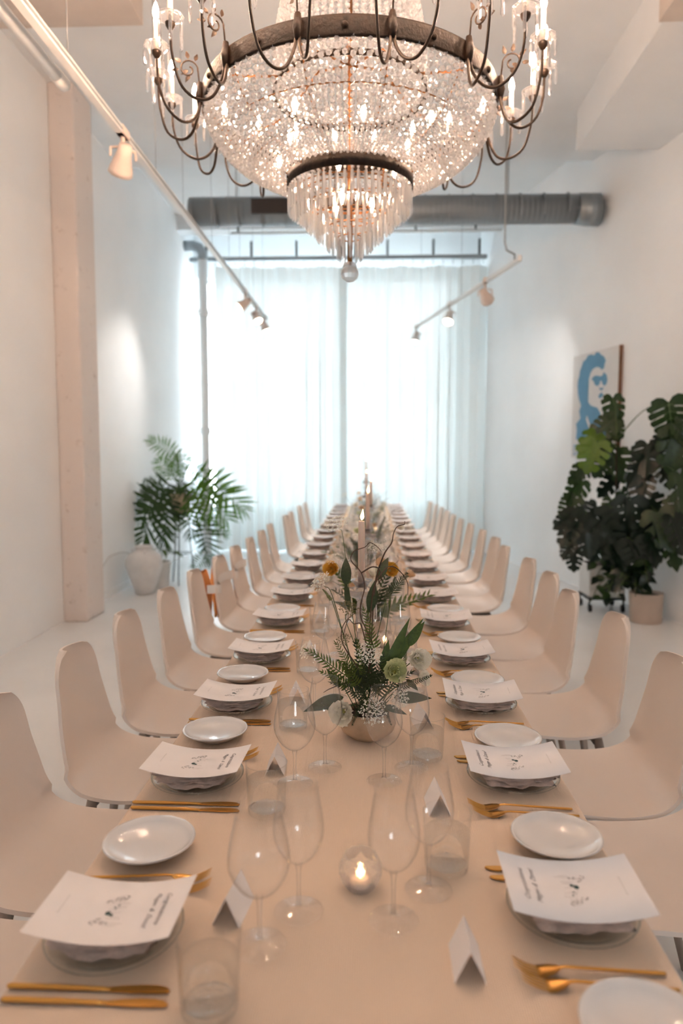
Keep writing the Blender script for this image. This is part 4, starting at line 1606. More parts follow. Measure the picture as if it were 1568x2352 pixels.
def arrangement_near():
    o = tag(empty('flower_arrangement', (-0.005, 1.775, TH)), 'beige stoneware bowl of white blooms, lace flowers and curly twigs, closest on the table', 'flower arrangement', 'flower bowls along the table')
    bowl_mesh(0.073, 0.070).build('bowl', 'stoneware', o)
    MB().lathe([(0.0008, 0.052), (0.060, 0.052)], 20).build('soil', 'soil', o)
    top = 0.06
    k = 0.00108

    def q(px, py, dy=0.0):
        # photo position -> offset in the plane of the bowl
        return Vector(((px - 845) * k, dy, (1042 - py) * k + CAM_H - TH))
    toC = Vector((0, -1, 0.25))
    base = lambda i: Vector((0.025 * sin(i * 2.1), 0.02 * cos(i * 1.7), top))
    # white blooms
    for i, (px, py, dy, R, mt, fc) in enumerate(((793, 1630, -0.055, 0.041, 'petal_white', (-0.35, -1, 0.25)), (957, 1512, -0.02, 0.038, 'petal_white', (0.35, -1, 0.1)), (905, 1545, -0.03, 0.040, 'petal_green', (0.1, -1, 0.5)),
                                                 (968, 1575, 0.03, 0.028, 'petal_white', (0.9, -0.5, 0.2)), (820, 1560, 0.04, 0.026, 'petal_green', (-0.2, -0.6, 0.8)))):
        p = q(px, py, dy)
        stem(o, [base(i), base(i) * 0.4 + p * 0.55 + Vector((0, 0, 0.02)), p], 0.0018)
        bloom(o, p, fc, R, mt, 6, True, i)
    # lace flowers
    for i, (px, py, dy, R, fc, dk) in enumerate(((857, 1628, -0.06, 0.034, (0.1, -1, 0.35), 0), (848, 1512, -0.01, 0.034, (0, -0.7, 0.7), 0), (706, 1505, 0.0, 0.024, (-0.7, -0.5, 0.5), 0), (738, 1352, 0.03, 0.032, (-0.6, -0.4, 0.7), 0),
                                                 (800, 1408, 0.0, 0.026, (0.2, -0.5, 0.8), 1), (790, 1480, -0.01, 0.020, (-0.3, -0.5, 0.8), 1), (765, 1240, 0.3, 0.04, (-0.3, -0.4, 0.8), 0), (915, 1600, -0.045, 0.026, (0.4, -1, 0.1), 0))):
        p = q(px, py, dy)
        d = Vector(fc).normalized()
        e = p - d * R * 0.2
        stem(o, [base(i + 3), base(i + 3) * 0.5 + e * 0.5 + Vector((0.01 * sin(i), 0, 0.015)), e - d * 0.03, e], 0.0011)
        lace(o, e, fc, R, i, bool(dk))
    # curly willow
    tw = [
        [(850, 1600), (848, 1540), (856, 1490), (843, 1455), (828, 1420), (830, 1385), (838, 1350), (828, 1315), (806, 1290), (812, 1268), (838, 1258), (850, 1247), (868, 1258), (876, 1268)],
        [(852, 1600), (853, 1530), (840, 1480), (832, 1450), (826, 1438), (812, 1440), (800, 1430), (790, 1460), (786, 1490)],
        [(846, 1590), (820, 1540), (788, 1488), (784, 1455), (795, 1430), (815, 1412)],
        [(830, 1318), (855, 1304), (872, 1310), (876, 1330), (868, 1346)],
        [(860, 1350), (885, 1310), (905, 1305), (925, 1322), (938, 1345), (939, 1375)],
        [(838, 1560), (790, 1580), (757, 1592), (742, 1600)],
        [(880, 1280), (900, 1250), (905, 1230), (915, 1215), (932, 1212), (934, 1206)],
    ]
    for i, L in enumerate(tw):
        dy = (0.0, 0.01, -0.01, 0.0, 0.03, -0.02, 0.12)[i]
        pts = [q(a, b, dy * (j / len(L))) for j, (a, b) in enumerate(L)]
        if i == 4:
            pts = [q(848, 1500, 0.0), q(852, 1420, 0.02)] + pts
        if i == 6:
            pts = [q(852, 1500, 0.0), q(862, 1360, 0.06)] + pts
        n = 40
        c = catmull(pts, n)
        MB().tube(c, [0.0021 * (1.1 - 0.75 * t / (n - 1)) for t in range(n)], 6).build('willow_twig', 'twig', o)
    # broad dark leaves low in the bowl
    for (a, b, dy, wsc, mt) in (((790, 1605), (703, 1640), -0.05, 1.0, 'sprig_dark'), ((905, 1610), (990, 1612), -0.03, 1.1, 'sprig_dark'), ((885, 1625), (930, 1640), -0.05, 0.9, 'sprig_dark'), ((780, 1585), (752, 1545), -0.03, 0.9, 'sprig_dark'),
                                 ((900, 1540), (975, 1432), -0.01, 0.55, 'blade_green'), ((885, 1560), (943, 1430), -0.02, 0.5, 'blade_green'), ((940, 1490), (976, 1435), -0.01, 1.0, 'blade_green'), ((880, 1550), (893, 1480), -0.02, 0.9, 'blade_green'),
                                 ((850, 1420), (862, 1345), 0.06, 0.9, 'sprig_dark'), ((793, 1360), (790, 1290), 0.10, 0.9, 'sprig_dark'), ((800, 1420), (788, 1345), 0.09, 0.7, 'sprig_dark'), ((870, 1345), (897, 1290), 0.10, 0.9, 'sprig_dark'),
                                 ((760, 1640), (745, 1625), -0.04, 1.0, 'blade_green'), ((812, 1640), (795, 1660), -0.07, 1.0, 'sprig_dark'), ((935, 1570), (965, 1600), 0.0, 1.0, 'sprig_dark'), ((845, 1590), (815, 1540), -0.02, 0.8, 'sprig_green')):
        p0, p1 = q(*a, dy * 0.6), q(*b, dy)
        d = p1 - p0
        mm = BLD.get(mt, BLD['sprig_dark'])
        ob = obj('leaf', mm[0] if wsc < 0.8 else mm[1], None, o)
        place(ob, Matrix.Translation(p0) @ rot_to(d + Vector((0, 0, d.length * 0.15)), (0, -1, 0.6)), d.length * 1.02)
    # feathery sprigs
    for i, (a, b, dy, kind, mt) in enumerate((((800, 1560), (712, 1505), -0.04, 0, 'sprig_green'), ((815, 1560), (775, 1490), -0.03, 0, 'sprig_green'), ((862, 1500), (838, 1412), -0.02, 0, 'sprig_green'), ((835, 1560), (822, 1480), -0.03, 2, 'sprig_green'),
                                              ((910, 1590), (985, 1560), -0.04, 2, 'sprig_dark'), ((870, 1570), (925, 1500), 0.0, 2, 'sprig_dark'), ((805, 1580), (750, 1550), -0.05, 1, 'sprig_green'), ((825, 1580), (790, 1530), -0.05, 1, 'sprig_green'),
                                              ((850, 1580), (838, 1530), -0.06, 1, 'sprig_dark'), ((865, 1600), (890, 1540), -0.05, 2, 'sprig_dark'), ((900, 1380), (945, 1340), 0.12, 0, 'sprig_dark'), ((890, 1390), (915, 1350), 0.12, 2, 'sprig_dark'),
                                              ((930, 1560), (935, 1500), 0.02, 2, 'sprig_green'), ((815, 1600), (800, 1570), -0.06, 2, 'sprig_dark'), ((870, 1590), (860, 1545), -0.06, 1, 'sprig_dark'), ((760, 1390), (735, 1370), 0.06, 2, 'sprig_green'),
                                              ((845, 1600), (800, 1540), -0.03, 1, 'sprig_dark'), ((850, 1600), (880, 1520), -0.03, 0, 'sprig_dark'), ((840, 1605), (770, 1575), -0.05, 0, 'sprig_dark'), ((850, 1600), (850, 1500), -0.01, 1, 'sprig_dark'), ((860, 1600), (940, 1555), -0.04, 0, 'sprig_dark'),
                                              ((848, 1590), (820, 1500), 0.02, 1, 'sprig_dark'), ((830, 1600), (775, 1540), 0.02, 2, 'sprig_dark'), ((870, 1600), (910, 1530), 0.03, 1, 'sprig_dark'), ((835, 1610), (815, 1650), -0.075, 2, 'sprig_dark'), ((880, 1610), (895, 1650), -0.07, 2, 'sprig_dark'))):
        p0, p1 = q(*a, dy * 0.5), q(*b, dy)
        d = p1 - p0
        if py_ok(p0):
            stem(o, [base(i), base(i) * 0.5 + p0 * 0.5, p0], 0.0013, n=8)
        ob = obj('leaf_sprig', SPRM[mt][kind], None, o)
        place(ob, Matrix.Translation(p0) @ rot_to(d + Vector((0, 0, d.length * 0.12)), (0, -1, 0.5)), d.length * 1.03)
    return o


def py_ok(p):
    return True


def arrangement(x, y, seed, label, yellow=True, rich=1.0, feature=()):
    r_ = random.Random(seed)
    o = tag(empty('flower_arrangement', (x, y, TH)), label, 'flower arrangement', 'flower bowls along the table')
    bowl_mesh(0.064, 0.066).build('bowl', 'stoneware', o)
    MB().lathe([(0.0008, 0.05), (0.053, 0.05)], 20).build('soil', 'soil', o)
    base = Vector((0, 0, 0.055))

    def out(el, az, L):
        return base + Vector((cos(el) * cos(az), cos(el) * sin(az), sin(el))) * L
    for i in range(int(7 * rich)):
        az = r_.uniform(0, 6.28)
        el = radians(r_.uniform(35, 80))
        p = out(el, az, r_.uniform(0.14, 0.27))
        mt = r_.choice(['petal_yellow', 'petal_white', 'petal_peach', 'petal_white'] if yellow else ['petal_white', 'petal_green', 'petal_white', 'petal_peach'])
        stem(o, [base, base * 0.5 + p * 0.5 + Vector((0, 0, 0.03)), p], 0.0015, n=8)
        bloom(o, p, (p - base) + Vector((0, -0.12, 0)), r_.uniform(0.024, 0.036), mt, 5, i < 3, seed + i)
    for i, p in enumerate(feature):
        p = Vector(p)
        stem(o, [base, base * 0.5 + p * 0.5 + Vector((0, 0, 0.03)), p], 0.0016, n=8)
        bloom(o, p, (0.3 * (1 if p.x > 0 else -1), -1, 0.35), 0.042, 'petal_yellow', 6, True, seed + 30 + i)
    for i in range(int(5 * rich)):
        az = r_.uniform(0, 6.28)
        p = out(radians(r_.uniform(40, 85)), az, r_.uniform(0.18, 0.36))
        d = p - base
        stem(o, [base, base * 0.5 + p * 0.5 + Vector((0.01, 0, 0.02)), p], 0.0012, n=8)
        lace(o, p, d + Vector((0, -0.1, 0.05)), r_.uniform(0.022, 0.034), i)
    for i in range(int(12 * rich)):
        az = r_.uniform(0, 6.28)
        el = radians(r_.uniform(24, 80))
        p = out(el, az, 0.03)
        L = r_.uniform(0.09, 0.22)
        mt = r_.choice(['sprig_green', 'sprig_dark', 'sprig_dark'])
        ob = obj('leaf_sprig', SPRM[mt][r_.randrange(3)], None, o)
        place(ob, Matrix.Translation(p) @ rot_to(p - base, (0, -0.6, 1)), L)
    for i in range(int(9 * rich)):
        az = r_.uniform(0, 6.28)
        el = radians(r_.uniform(26, 78))
        p = out(el, az, 0.03)
        ob = obj('leaf', BLD[r_.choice(['blade_green', 'sprig_dark'])][r_.randrange(2)], None, o)
        place(ob, Matrix.Translation(p) @ rot_to(p - base, (0, -0.6, 1)), r_.uniform(0.08, 0.15))
    for i in range(3):
        az = r_.uniform(0, 6.28)
        pts = [base]
        for k in range(1, 9):
            pts.append(out(radians(78 - 3 * k), az + 0.15 * sin(k * 2.1), 0.045 * k) + Vector((r_.uniform(-.012, .012), r_.uniform(-.012, .012), 0)))
        c = catmull(pts, 26)
        MB().tube(c, [0.0018 * (1.1 - 0.75 * t / 25) for t in range(26)], 5).build('willow_twig', 'twig', o)
    return o


arrangement_near()
spots = [(0.0, 2.80), (-0.03, 4.05), (0.02, 5.0), (-0.03, 6.1), (0.0, 7.45), (-0.02, 8.35)]
for i, (x, y) in enumerate(spots):
    arrangement(x, y, 50 + i, f'bowl of {("yellow poppies and greenery", "white and peach flowers", "poppies with dark leaves", "pale mixed flowers", "white flowers with sprigs", "loose pale flowers")[i]}, {ORD[i + 1]} down the table', i % 2 == 0, 1.0 if i < 2 else 0.7, ((-0.145, 0.0, 0.262), (0.075, -0.02, 0.262)) if i == 0 else ())

# ================================================================== CHANDELIER
CX_, CYc = -0.085, 2.96
cl = tag(empty('chandelier', (CX_, CYc, 2.16)), 'huge bronze and crystal chandelier with candle arms over the table', 'chandelier')
Z0 = 2.16


def cz(z):
    return z - Z0


R1, ZR = 0.572, 2.828
MB().lathe([(R1 - 0.006, cz(ZR - 0.032)), (R1 + 0.004, cz(ZR - 0.034)), (R1 + 0.006, cz(ZR - 0.026)), (R1 + 0.003, cz(ZR)), (R1 + 0.006, cz(ZR + 0.026)), (R1 + 0.004, cz(ZR + 0.034)), (R1 - 0.006, cz(ZR + 0.032)), (R1 - 0.006, cz(ZR - 0.032))], 96).build('main_ring', 'bronze', cl)
R2, ZS = 0.250, 2.55
MB().lathe([(R2 - 0.005, cz(ZS - 0.024)), (R2 + 0.003, cz(ZS - 0.026)), (R2 + 0.003, cz(ZS + 0.026)), (R2 - 0.005, cz(ZS + 0.024)), (R2 - 0.005, cz(ZS - 0.024))], 72).build('lower_ring', 'bronze', cl)
RIV = MB().add(*ICO2, mat=Matrix.Diagonal((0.012, 0.012, 0.012, 1))).mesh('rivet')
for k in range(12):
    a = 2 * pi * k / 12
    obj('rivet', RIV, 'bronze', cl, ((R1 + 0.003) * cos(a), (R1 + 0.003) * sin(a), cz(ZR)))
RIV2 = MB().add(*ICO2, mat=Matrix.Diagonal((0.006, 0.006, 0.006, 1))).mesh('rivet')
for k in range(6):
    a = 2 * pi * (k + 0.3) / 6
    obj('rivet', RIV2, 'bronze', cl, ((R2 + 0.003) * cos(a), (R2 + 0.003) * sin(a), cz(ZS)))
# basket profile
BP = catmull([(0.566, 0, 2.812), (0.566, 0, 2.785), (0.545, 0, 2.735), (0.49, 0, 2.665), (0.41, 0, 2.61), (0.325, 0, 2.575), (0.258, 0, 2.566)], 120)
LL = [0]
for i in range(1, 120):
    LL.append(LL[-1] + (BP[i] - BP[i - 1]).length)


def bpat(s):
    for i in range(119):
        if LL[i + 1] >= s:
            t_ = (s - LL[i]) / max(1e-9, LL[i + 1] - LL[i])
            return BP[i].lerp(BP[i + 1], t_)
    return BP[-1]


# ribs behind the beads
for k in range(12):
    a = 2 * pi * (k + 0.5) / 12
    pts = [(p.x * 0.972 * cos(a), p.x * 0.972 * sin(a), cz(p.z + 0.012)) for p in BP[::10]] + [(0.25 * cos(a), 0.25 * sin(a), cz(2.565))]
    MB().tube(pts, 0.0032, 6).build('rib', 'brass_rib', cl)
for rr, zz in ((0.50, 2.70), (0.39, 2.615), (0.235, 2.51)):
    MB().tube([(rr * 0.965 * cos(2 * pi * k / 48), rr * 0.965 * sin(2 * pi * k / 48), cz(zz)) for k in range(49)], 0.003, 5, cap=False).build('hoop', 'brass_rib', cl)
BEAD = MB().add(*ICO1).mesh('crystal_bead', False)
BEAD.materials.append(M['bead_crystal'])
beads = []
NS_ = 132
for k in range(NS_):
    a = 2 * pi * k / NS_
    s = 0.008 + (0.0 if k % 2 else 0.006)
    while s < LL[-1] - 0.004:
        p = bpat(s)
        br = min(0.0112, 0.44 * 2 * pi * p.x / NS_ * 1.05)
        br = max(br, 0.0062)
        beads.append((p.x * cos(a), p.x * sin(a), p.z, br, a))
        s += br * 2.12
# upper crown strands
for k in range(64):
    a = 2 * pi * k / 64
    for j in range(26):
        t_ = j / 25
        rr = 0.30 - 0.11 * t_ + 0.03 * sin(pi * t_)
        beads.append((rr * cos(a), rr * sin(a), 2.90 + 0.55 * t_, 0.0105, a))
camp = Vector((-CX_, -CYc, CAM_H))
beads.sort(key=lambda b: (Vector((b[0], b[1], b[2])) - camp).length - (3 if b[2] < 2.9 and b[1] < -0.1 else 0))
brnd = random.Random(3)
for b in beads[:300]:
    o = obj('crystal_bead', BEAD, None, cl, (b[0], b[1], cz(b[2])), (brnd.uniform(-.4, .4), brnd.uniform(-.4, .4), b[4]), (b[3], b[3] * 1.0, b[3] * 1.08))
m = MB()
for b in beads[300:]:
    T = Matrix.Translation((b[0], b[1], cz(b[2]))) @ Matrix.Rotation(b[4] + brnd.uniform(-.4, .4), 4, 'Z') @ Matrix.Rotation(brnd.uniform(-.4, .4), 4, 'X') @ Matrix.Diagonal((b[3], b[3], b[3] * 1.08, 1))
    m.add(ICO1[0], ICO1[1], T)
o = m.build('crystal_strands', 'bead_crystal', cl, False)
o['kind'] = 'stuff'


def prism(L, r_, n=5):
    """hanging crystal prism from z=0 down: small bead then faceted bar with pointed foot"""
    m = MB()
    m.add(*ICO1, mat=Matrix.Translation((0, 0, -r_ * 0.8)) @ Matrix.Diagonal((r_ * 0.9, r_ * 0.9, r_ * 0.9, 1)))
    m.lathe([(0.0004, -r_ * 1.5), (r_ * 0.75, -r_ * 2.2), (r_, -L * 0.35), (r_, -L + r_ * 1.4), (0.0004, -L)], n)
    return m.mesh('crystal_prism', False)


tiers = [(0.244, 2.528, 0.105, 58, 0.0072), (0.206, 2.495, 0.10, 46, 0.007), (0.172, 2.46, 0.10, 36, 0.007), (0.130, 2.42, 0.10, 28, 0.007), (0.088, 2.375, 0.095, 20, 0.0065), (0.048, 2.335, 0.09, 12, 0.006)]
for (rr, zt, L, n, pr_) in tiers:
    me = prism(L, pr_)
    me.materials.append(M['prism_crystal'])
    MB().tube([(rr * cos(2 * pi * k / 40), rr * sin(2 * pi * k / 40), cz(zt + 0.003)) for k in range(41)], 0.0028, 5, cap=False).build('tier_hoop', 'brass_rib', cl)
    for k in range(n):
        a = 2 * pi * (k + brnd.uniform(-0.1, 0.1)) / n
        obj('crystal_prism', me, None, cl, (rr * cos(a), rr * sin(a), cz(zt)), (0, 0, a + brnd.uniform(-.5, .5)))
# bottom ball with cap
m = MB()
n = 14
rows = [(0.010, 0.030), (0.026, 0.024), (0.0345, 0.008), (0.036, -0.004), (0.030, -0.020), (0.016, -0.031), (0.0008, -0.035)]
m.lathe(rows, n, c=(0, 0, cz(2.197)))
m.build('crystal_ball', 'prism_crystal', cl, False)
MB().lathe([(0.0008, cz(2.245)), (0.024, cz(2.238)), (0.030, cz(2.222)), (0.024, cz(2.222))], 18).build('ball_cap', 'prism_crystal', cl)
# central rod
MB().tube([(0, 0, cz(2.23)), (0, 0, cz(3.55))], 0.010, 10).build('centre_rod', 'brass_rib', cl)
MB().tube([(0, 0, cz(3.5)), (0, 0, cz(ZC - 0.04))], 0.014, 10).build('suspension_rod', 'bronze', cl)
MB().lathe([(0.0008, cz(ZC)), (0.10, cz(ZC)), (0.09, cz(ZC - 0.03)), (0.02, cz(ZC - 0.06))], 24).build('ceiling_rose', 'bronze', cl)
MB().lathe([(0.185, cz(3.47)), (0.195, cz(3.46)), (0.195, cz(3.52)), (0.185, cz(3.51))], 40).build('crown_ring', 'bronze', cl)
MB().lathe([(0.298, cz(2.885)), (0.305, cz(2.88)), (0.305, cz(2.905)), (0.298, cz(2.90))], 48).build('neck_ring', 'bronze', cl)
for k in range(6):
    a = 2 * pi * (k + 0.5) / 6
    MB().tube([(0.30 * cos(a), 0.30 * sin(a), cz(2.89)), (0.568 * cos(a), 0.568 * sin(a), cz(2.83))], 0.005, 6).build('spoke', 'brass_rib', cl)
    MB().tube([(0.0, 0.0, cz(3.0)), (0.15 * cos(a), 0.15 * sin(a), cz(3.02)), (0.30 * cos(a), 0.30 * sin(a), cz(2.89))], 0.005, 6).build('spoke', 'brass_rib', cl)
BULBM = MB().lathe([(0.0005, 0.0), (0.007, 0.004), (0.0115, 0.018), (0.0105, 0.032), (0.006, 0.047), (0.0005, 0.060)], 12).mesh('bulb')
BULBM.materials.append(M['bulb_glow'])
# lamps inside the basket
BULBI = BULBM.copy()
BULBI.materials.clear()
BULBI.materials.append(M['inner_bulb_glow'])
for k in range(8):
    a = 2 * pi * (k + 0.3) / 8
    rr = 0.36 if k % 2 else 0.24
    obj('bulb', BULBI, None, cl, (rr * cos(a), rr * sin(a), cz(2.74)), (pi, 0, 0))
for k in range(3):
    a = 2 * pi * (k + 0.1) / 3
    obj('bulb', BULBI, None, cl, (0.09 * cos(a), 0.09 * sin(a), cz(2.50)), (pi, 0, 0))
# arms with candles
BOB = MB().lathe([(0.010, 0.0), (0.028, 0.003), (0.042, 0.012), (0.045, 0.018), (0.041, 0.017), (0.026, 0.008), (0.010, 0.006)], 24, wob=lambda a, i: 1 + (0.04 * sin(8 * a) if i in (2, 3, 4) else 0)).mesh('glass_pan')
BOB.materials.append(M['drop_crystal'])
CUP = MB().lathe([(0.0008, -0.03), (0.008, -0.026), (0.016, -0.014), (0.018, -0.004), (0.012, 0.0), (0.0008, 0.0)], 14).mesh('candle_cup')
CUP.materials.append(M['bronze_arm'])
SLV = MB().lathe([(0.0098, 0.004), (0.0098, 0.105), (0.007, 0.108), (0.0008, 0.108)], 14).mesh('candle_sleeve')
SLV.materials.append(M['candle_sleeve'])
DROP = prism(0.095, 0.0062)
DROP.materials.append(M['drop_crystal'])
DROP2 = prism(0.07, 0.0058)
DROP2.materials.append(M['drop_crystal'])
for k in range(12):
    az = 2 * pi * (k + 0.5) / 12 - pi / 2
    er = Vector((cos(az), sin(az), 0))
    et = Vector((-sin(az), cos(az), 0))

    def P(rho, tau, z):
        v = er * rho + et * tau
        return Vector((v.x, v.y, cz(z)))
    # bracket where the arms meet the ring
    MB().tube([P(R1 + 0.012, 0, ZR - 0.04), P(R1 + 0.016, 0, ZR), P(R1 + 0.012, 0, ZR + 0.045)], [0.010, 0.016, 0.010], 8).build('arm_bracket', 'bronze', cl)
    for s in (-1, 1):
        e_r, e_t = R1 + 0.168, s * 0.098
        dz = 0.0 if s > 0 else -0.02
        path = catmull([P(R1 + 0.012, s * 0.004, ZR + 0.01), P(R1 + 0.018, s * 0.008, 2.77), P(R1 + 0.045, s * 0.03, 2.718 + dz), P(R1 + 0.088, s * 0.058, 2.702 + dz), P(R1 + 0.138, s * 0.082, 2.738 + dz), P(e_r - 0.005, e_t * 0.98, 2.81), P(e_r, e_t, 2.895)], 30)
        arm = MB().tube(path, [0.0062 - 0.0018 * i / 29 for i in range(30)], 8).build('arm', 'bronze_arm', cl)
        c = P(e_r, e_t, 2.92)
        obj('candle_cup', CUP, None, cl, c)
        obj('glass_pan', BOB, None, cl, c)
        obj('candle_sleeve', SLV, None, cl, c)
        obj('bulb', BULBM, None, cl, c + Vector((0, 0, 0.108)))
        for j in range(6):
            b_ = 2 * pi * j / 6 + az
            obj('pendant_drop', DROP if j % 2 else DROP2, None, cl, c + Vector((0.042 * cos(b_), 0.042 * sin(b_), 0.012)), (0, 0, b_))
    # scroll ornament with leaves
    sc = MB()
    pts = [P(R1 + 0.014, 0, ZR + 0.03)]
    for j in range(20):
        t_ = j / 19
        th = pi * 0.9 - t_ * 2.3 * pi
        rr = 0.036 * (1 - 0.68 * t_)
        pts.append(P(R1 + 0.055 + rr * cos(th), 0, ZR + 0.088 + rr * sin(th)))
    sc.tube(pts, 0.0033, 6)
    bl = blade(0.032, 0.008, 0.2, 0.2, 5)
    for (rho, z, dr, dzz) in ((0.055, 0.125, 0.2, 1), (0.08, 0.11, 0.9, 0.5), (0.09, 0.085, 1, -0.2), (0.055, 0.085, 0.7, -0.4), (0.03, 0.12, -0.3, 1), (0.05, 0.07, 0.5, -0.8)):
        sc.add(bl[0], bl[1], Matrix.Translation(P(R1 + rho, 0, ZR + z)) @ rot_to(er * dr + Vector((0, 0, dzz)), et))
    sc.build('scroll', 'bronze_arm', cl)

# ================================================================== PLANTS AND POTS
# urn
ur = tag(empty('urn', (-2.37, 7.35, 0)), 'rounded white clay urn on the floor beside the palm', 'urn')
MB().lathe([(0.0008, 0.0), (0.085, 0.0), (0.10, 0.01), (0.13, 0.10), (0.165, 0.21), (0.19, 0.30), (0.192, 0.35), (0.17, 0.405), (0.125, 0.44), (0.085, 0.455), (0.082, 0.475), (0.092, 0.50), (0.10, 0.505), (0.095, 0.508), (0.078, 0.50), (0.072, 0.47), (0.07, 0.40), (0.0008, 0.36)], 40).build('urn_body', 'urn_clay', ur)
for k in range(3):
    a = 2 * pi * k / 3 - 1.2
    m = MB()
    m.tube([(0.125 * cos(a), 0.125 * sin(a), 0.437), (0.145 * cos(a), 0.145 * sin(a), 0.462), (0.115 * cos(a), 0.115 * sin(a), 0.47), (0.085 * cos(a), 0.085 * sin(a), 0.468)], 0.009, 7)
    m.build('lug', 'urn_clay', ur)

# white tapered pot behind the urn with a few twigs
tp = tag(empty('flower_pot', (-2.32, 7.73, 0)), 'white tapered flower pot between the urn and the plant stand', 'pot')
MB().lathe([(0.0008, 0.0), (0.10, 0.0), (0.102, 0.005), (0.118, 0.26), (0.124, 0.265), (0.124, 0.285), (0.112, 0.285), (0.11, 0.26), (0.0008, 0.25)], 28).build('pot_body', 'pot_white', tp)
MB().lathe([(0.0008, 0.255), (0.108, 0.255)], 20).build('soil', 'soil', tp)
for k in range(5):
    a = k * 1.3
    p = Vector((0.03 * cos(a), 0.03 * sin(a), 0.255))
    e = Vector((0.16 * cos(a), 0.10 * sin(a), 0.40 + 0.03 * (k % 3)))
    MB().tube(catmull([p, p * 0.4 + e * 0.6 + Vector((0, 0, 0.05)), e], 8), 0.003, 5).build('stem', 'petiole', tp)
    ob = obj('leaf', BLD['blade_green'][1], None, tp)
    place(ob, Matrix.Translation(e) @ rot_to(Vector((cos(a), sin(a), -0.4)), (0, -0.5, 1)), 0.13)

# palm on a black stand
PY = 7.95
st = tag(empty('plant_stand', (-2.13, PY, 0)), 'tall thin black metal stand carrying the palm pot', 'plant stand')
for k in range(3):
    a = 2 * pi * k / 3 + 0.5
    MB().tube([(0.15 * cos(a), 0.15 * sin(a), 0.0), (0.10 * cos(a), 0.10 * sin(a), 0.45), (0.085 * cos(a), 0.085 * sin(a), 0.80)], 0.007, 7).build('leg', 'black_iron', st)
MB().tube([(0.105 * cos(2 * pi * k / 24), 0.105 * sin(2 * pi * k / 24), 0.35) for k in range(25)], 0.005, 5, cap=False).build('brace_ring', 'black_iron', st)
MB().lathe([(0.0008, 0.795), (0.10, 0.795), (0.105, 0.80), (0.105, 0.808), (0.0008, 0.808)], 24).build('tray', 'black_iron', st)

pm = tag(empty('potted_palm', (-2.13, PY, 0.808)), 'green split-leaf palm in a straw-coloured pot on the black stand', 'plant')
MB().lathe([(0.0008, 0.0), (0.085, 0.0), (0.095, 0.01), (0.115, 0.19), (0.122, 0.20), (0.118, 0.215), (0.105, 0.21), (0.10, 0.17), (0.0008, 0.17)], 26).build('pot_body', 'pot_straw', pm)
MB().lathe([(0.0008, 0.185), (0.102, 0.185)], 20).build('soil', 'soil', pm)


def frond_mesh(seed, pairs=11, spread=0.42):
    r_ = random.Random(seed)
    m = MB()
    cl_ = catmull([(0, 0, 0), (0.35, 0.0, 0.05), (0.7, 0.0, 0.0), (1.0, 0.0, -0.14)], 24)
    m.tube(cl_, [0.012 * (1.1 - 0.85 * k / 23) for k in range(24)], 5)
    bl = blade(1.0, 0.085, 0.28, 0.15, 7)
    for k in range(pairs):
        t_ = 0.04 + 0.94 * k / (pairs - 1)
        p = cl_[min(23, int(t_ * 23))]
        l = spread * (0.55 + 0.75 * sin(pi * min(1, 0.15 + t_ * 0.82))) * r_.uniform(0.9, 1.1)
        for s in (-1, 1):
            a = radians(105 - 80 * t_) * s + r_.uniform(-0.08, 0.08)
            d = Vector((cos(a), sin(a), r_.uniform(-0.15, 0.12)))
            m.add(bl[0], bl[1], Matrix.Translation(p) @ rot_to(d, (0, 0, 1)) @ Matrix.Diagonal((l, l * 0.75, l, 1)))
    return m.mesh('frond')


FRO = {}
FB = [frond_mesh(k) for k in range(3)]
for mt in ('palm_leaf', 'palm_leaf_dark'):
    FRO[mt] = []
    for f_ in FB:
        c_ = f_.copy()
        c_.materials.append(M[mt])
        FRO[mt].append(c_)
prnd = random.Random(9)
kp = PY / FPX


def qp(px, py, dy):
    Y = PY + dy
    return Vector(((px - 850) / FPX * Y + 2.13, dy, CAM_H - (py - 1042) / FPX * Y - 0.808))


crown = Vector((0, 0, 0.22))
fr_list = [  # base px, tip px, depth, spread scale, material
    ((402, 1042), (342, 1016), 0.0, 0.8, 'palm_leaf'), ((392, 1085), (428, 1052), -0.05, 1.0, 'palm_leaf'), ((388, 1092), (358, 1058), 0.05, 1.0, 'palm_leaf'), ((395, 1100), (400, 1048), 0.0, 0.9, 'palm_leaf'),
    ((432, 1068), (486, 1112), 0.05, 0.6, 'palm_leaf'), ((455, 1090), (545, 1170), 0.0, 0.8, 'palm_leaf'), ((436, 1108), (508, 1190), -0.05, 1.15, 'palm_leaf'), ((440, 1120), (490, 1155), 0.1, 1.1, 'palm_leaf'),
    ((428, 1148), (432, 1230), -0.1, 0.8, 'palm_leaf_dark'), ((420, 1130), (450, 1195), -0.1, 0.9, 'palm_leaf'), ((468, 1195), (474, 1288), 0.0, 0.8, 'palm_leaf_dark'), ((470, 1205), (512, 1232), 0.05, 0.7, 'palm_leaf'),
    ((470, 1275), (440, 1310), -0.02, 0.9, 'palm_leaf_dark'), ((385, 1115), (322, 1240), -0.05, 1.05, 'palm_leaf_dark'), ((375, 1110), (335, 1180), 0.0, 1.2, 'palm_leaf_dark'), ((360, 1120), (312, 1150), 0.08, 1.1, 'palm_leaf_dark'),
    ((378, 1130), (365, 1245), -0.12, 0.75, 'palm_leaf_dark'), ((372, 1125), (318, 1200), 0.02, 1.1, 'palm_leaf_dark'), ((345, 1120), (322, 1112), 0.05, 1.0, 'palm_leaf_dark'), ((395, 1130), (378, 1220), -0.15, 0.8, 'palm_leaf_dark'),
    ((400, 1112), (425, 1135), -0.15, 1.0, 'palm_leaf_dark'), ((478, 1130), (480, 1190), -0.02, 1.0, 'palm_leaf')]
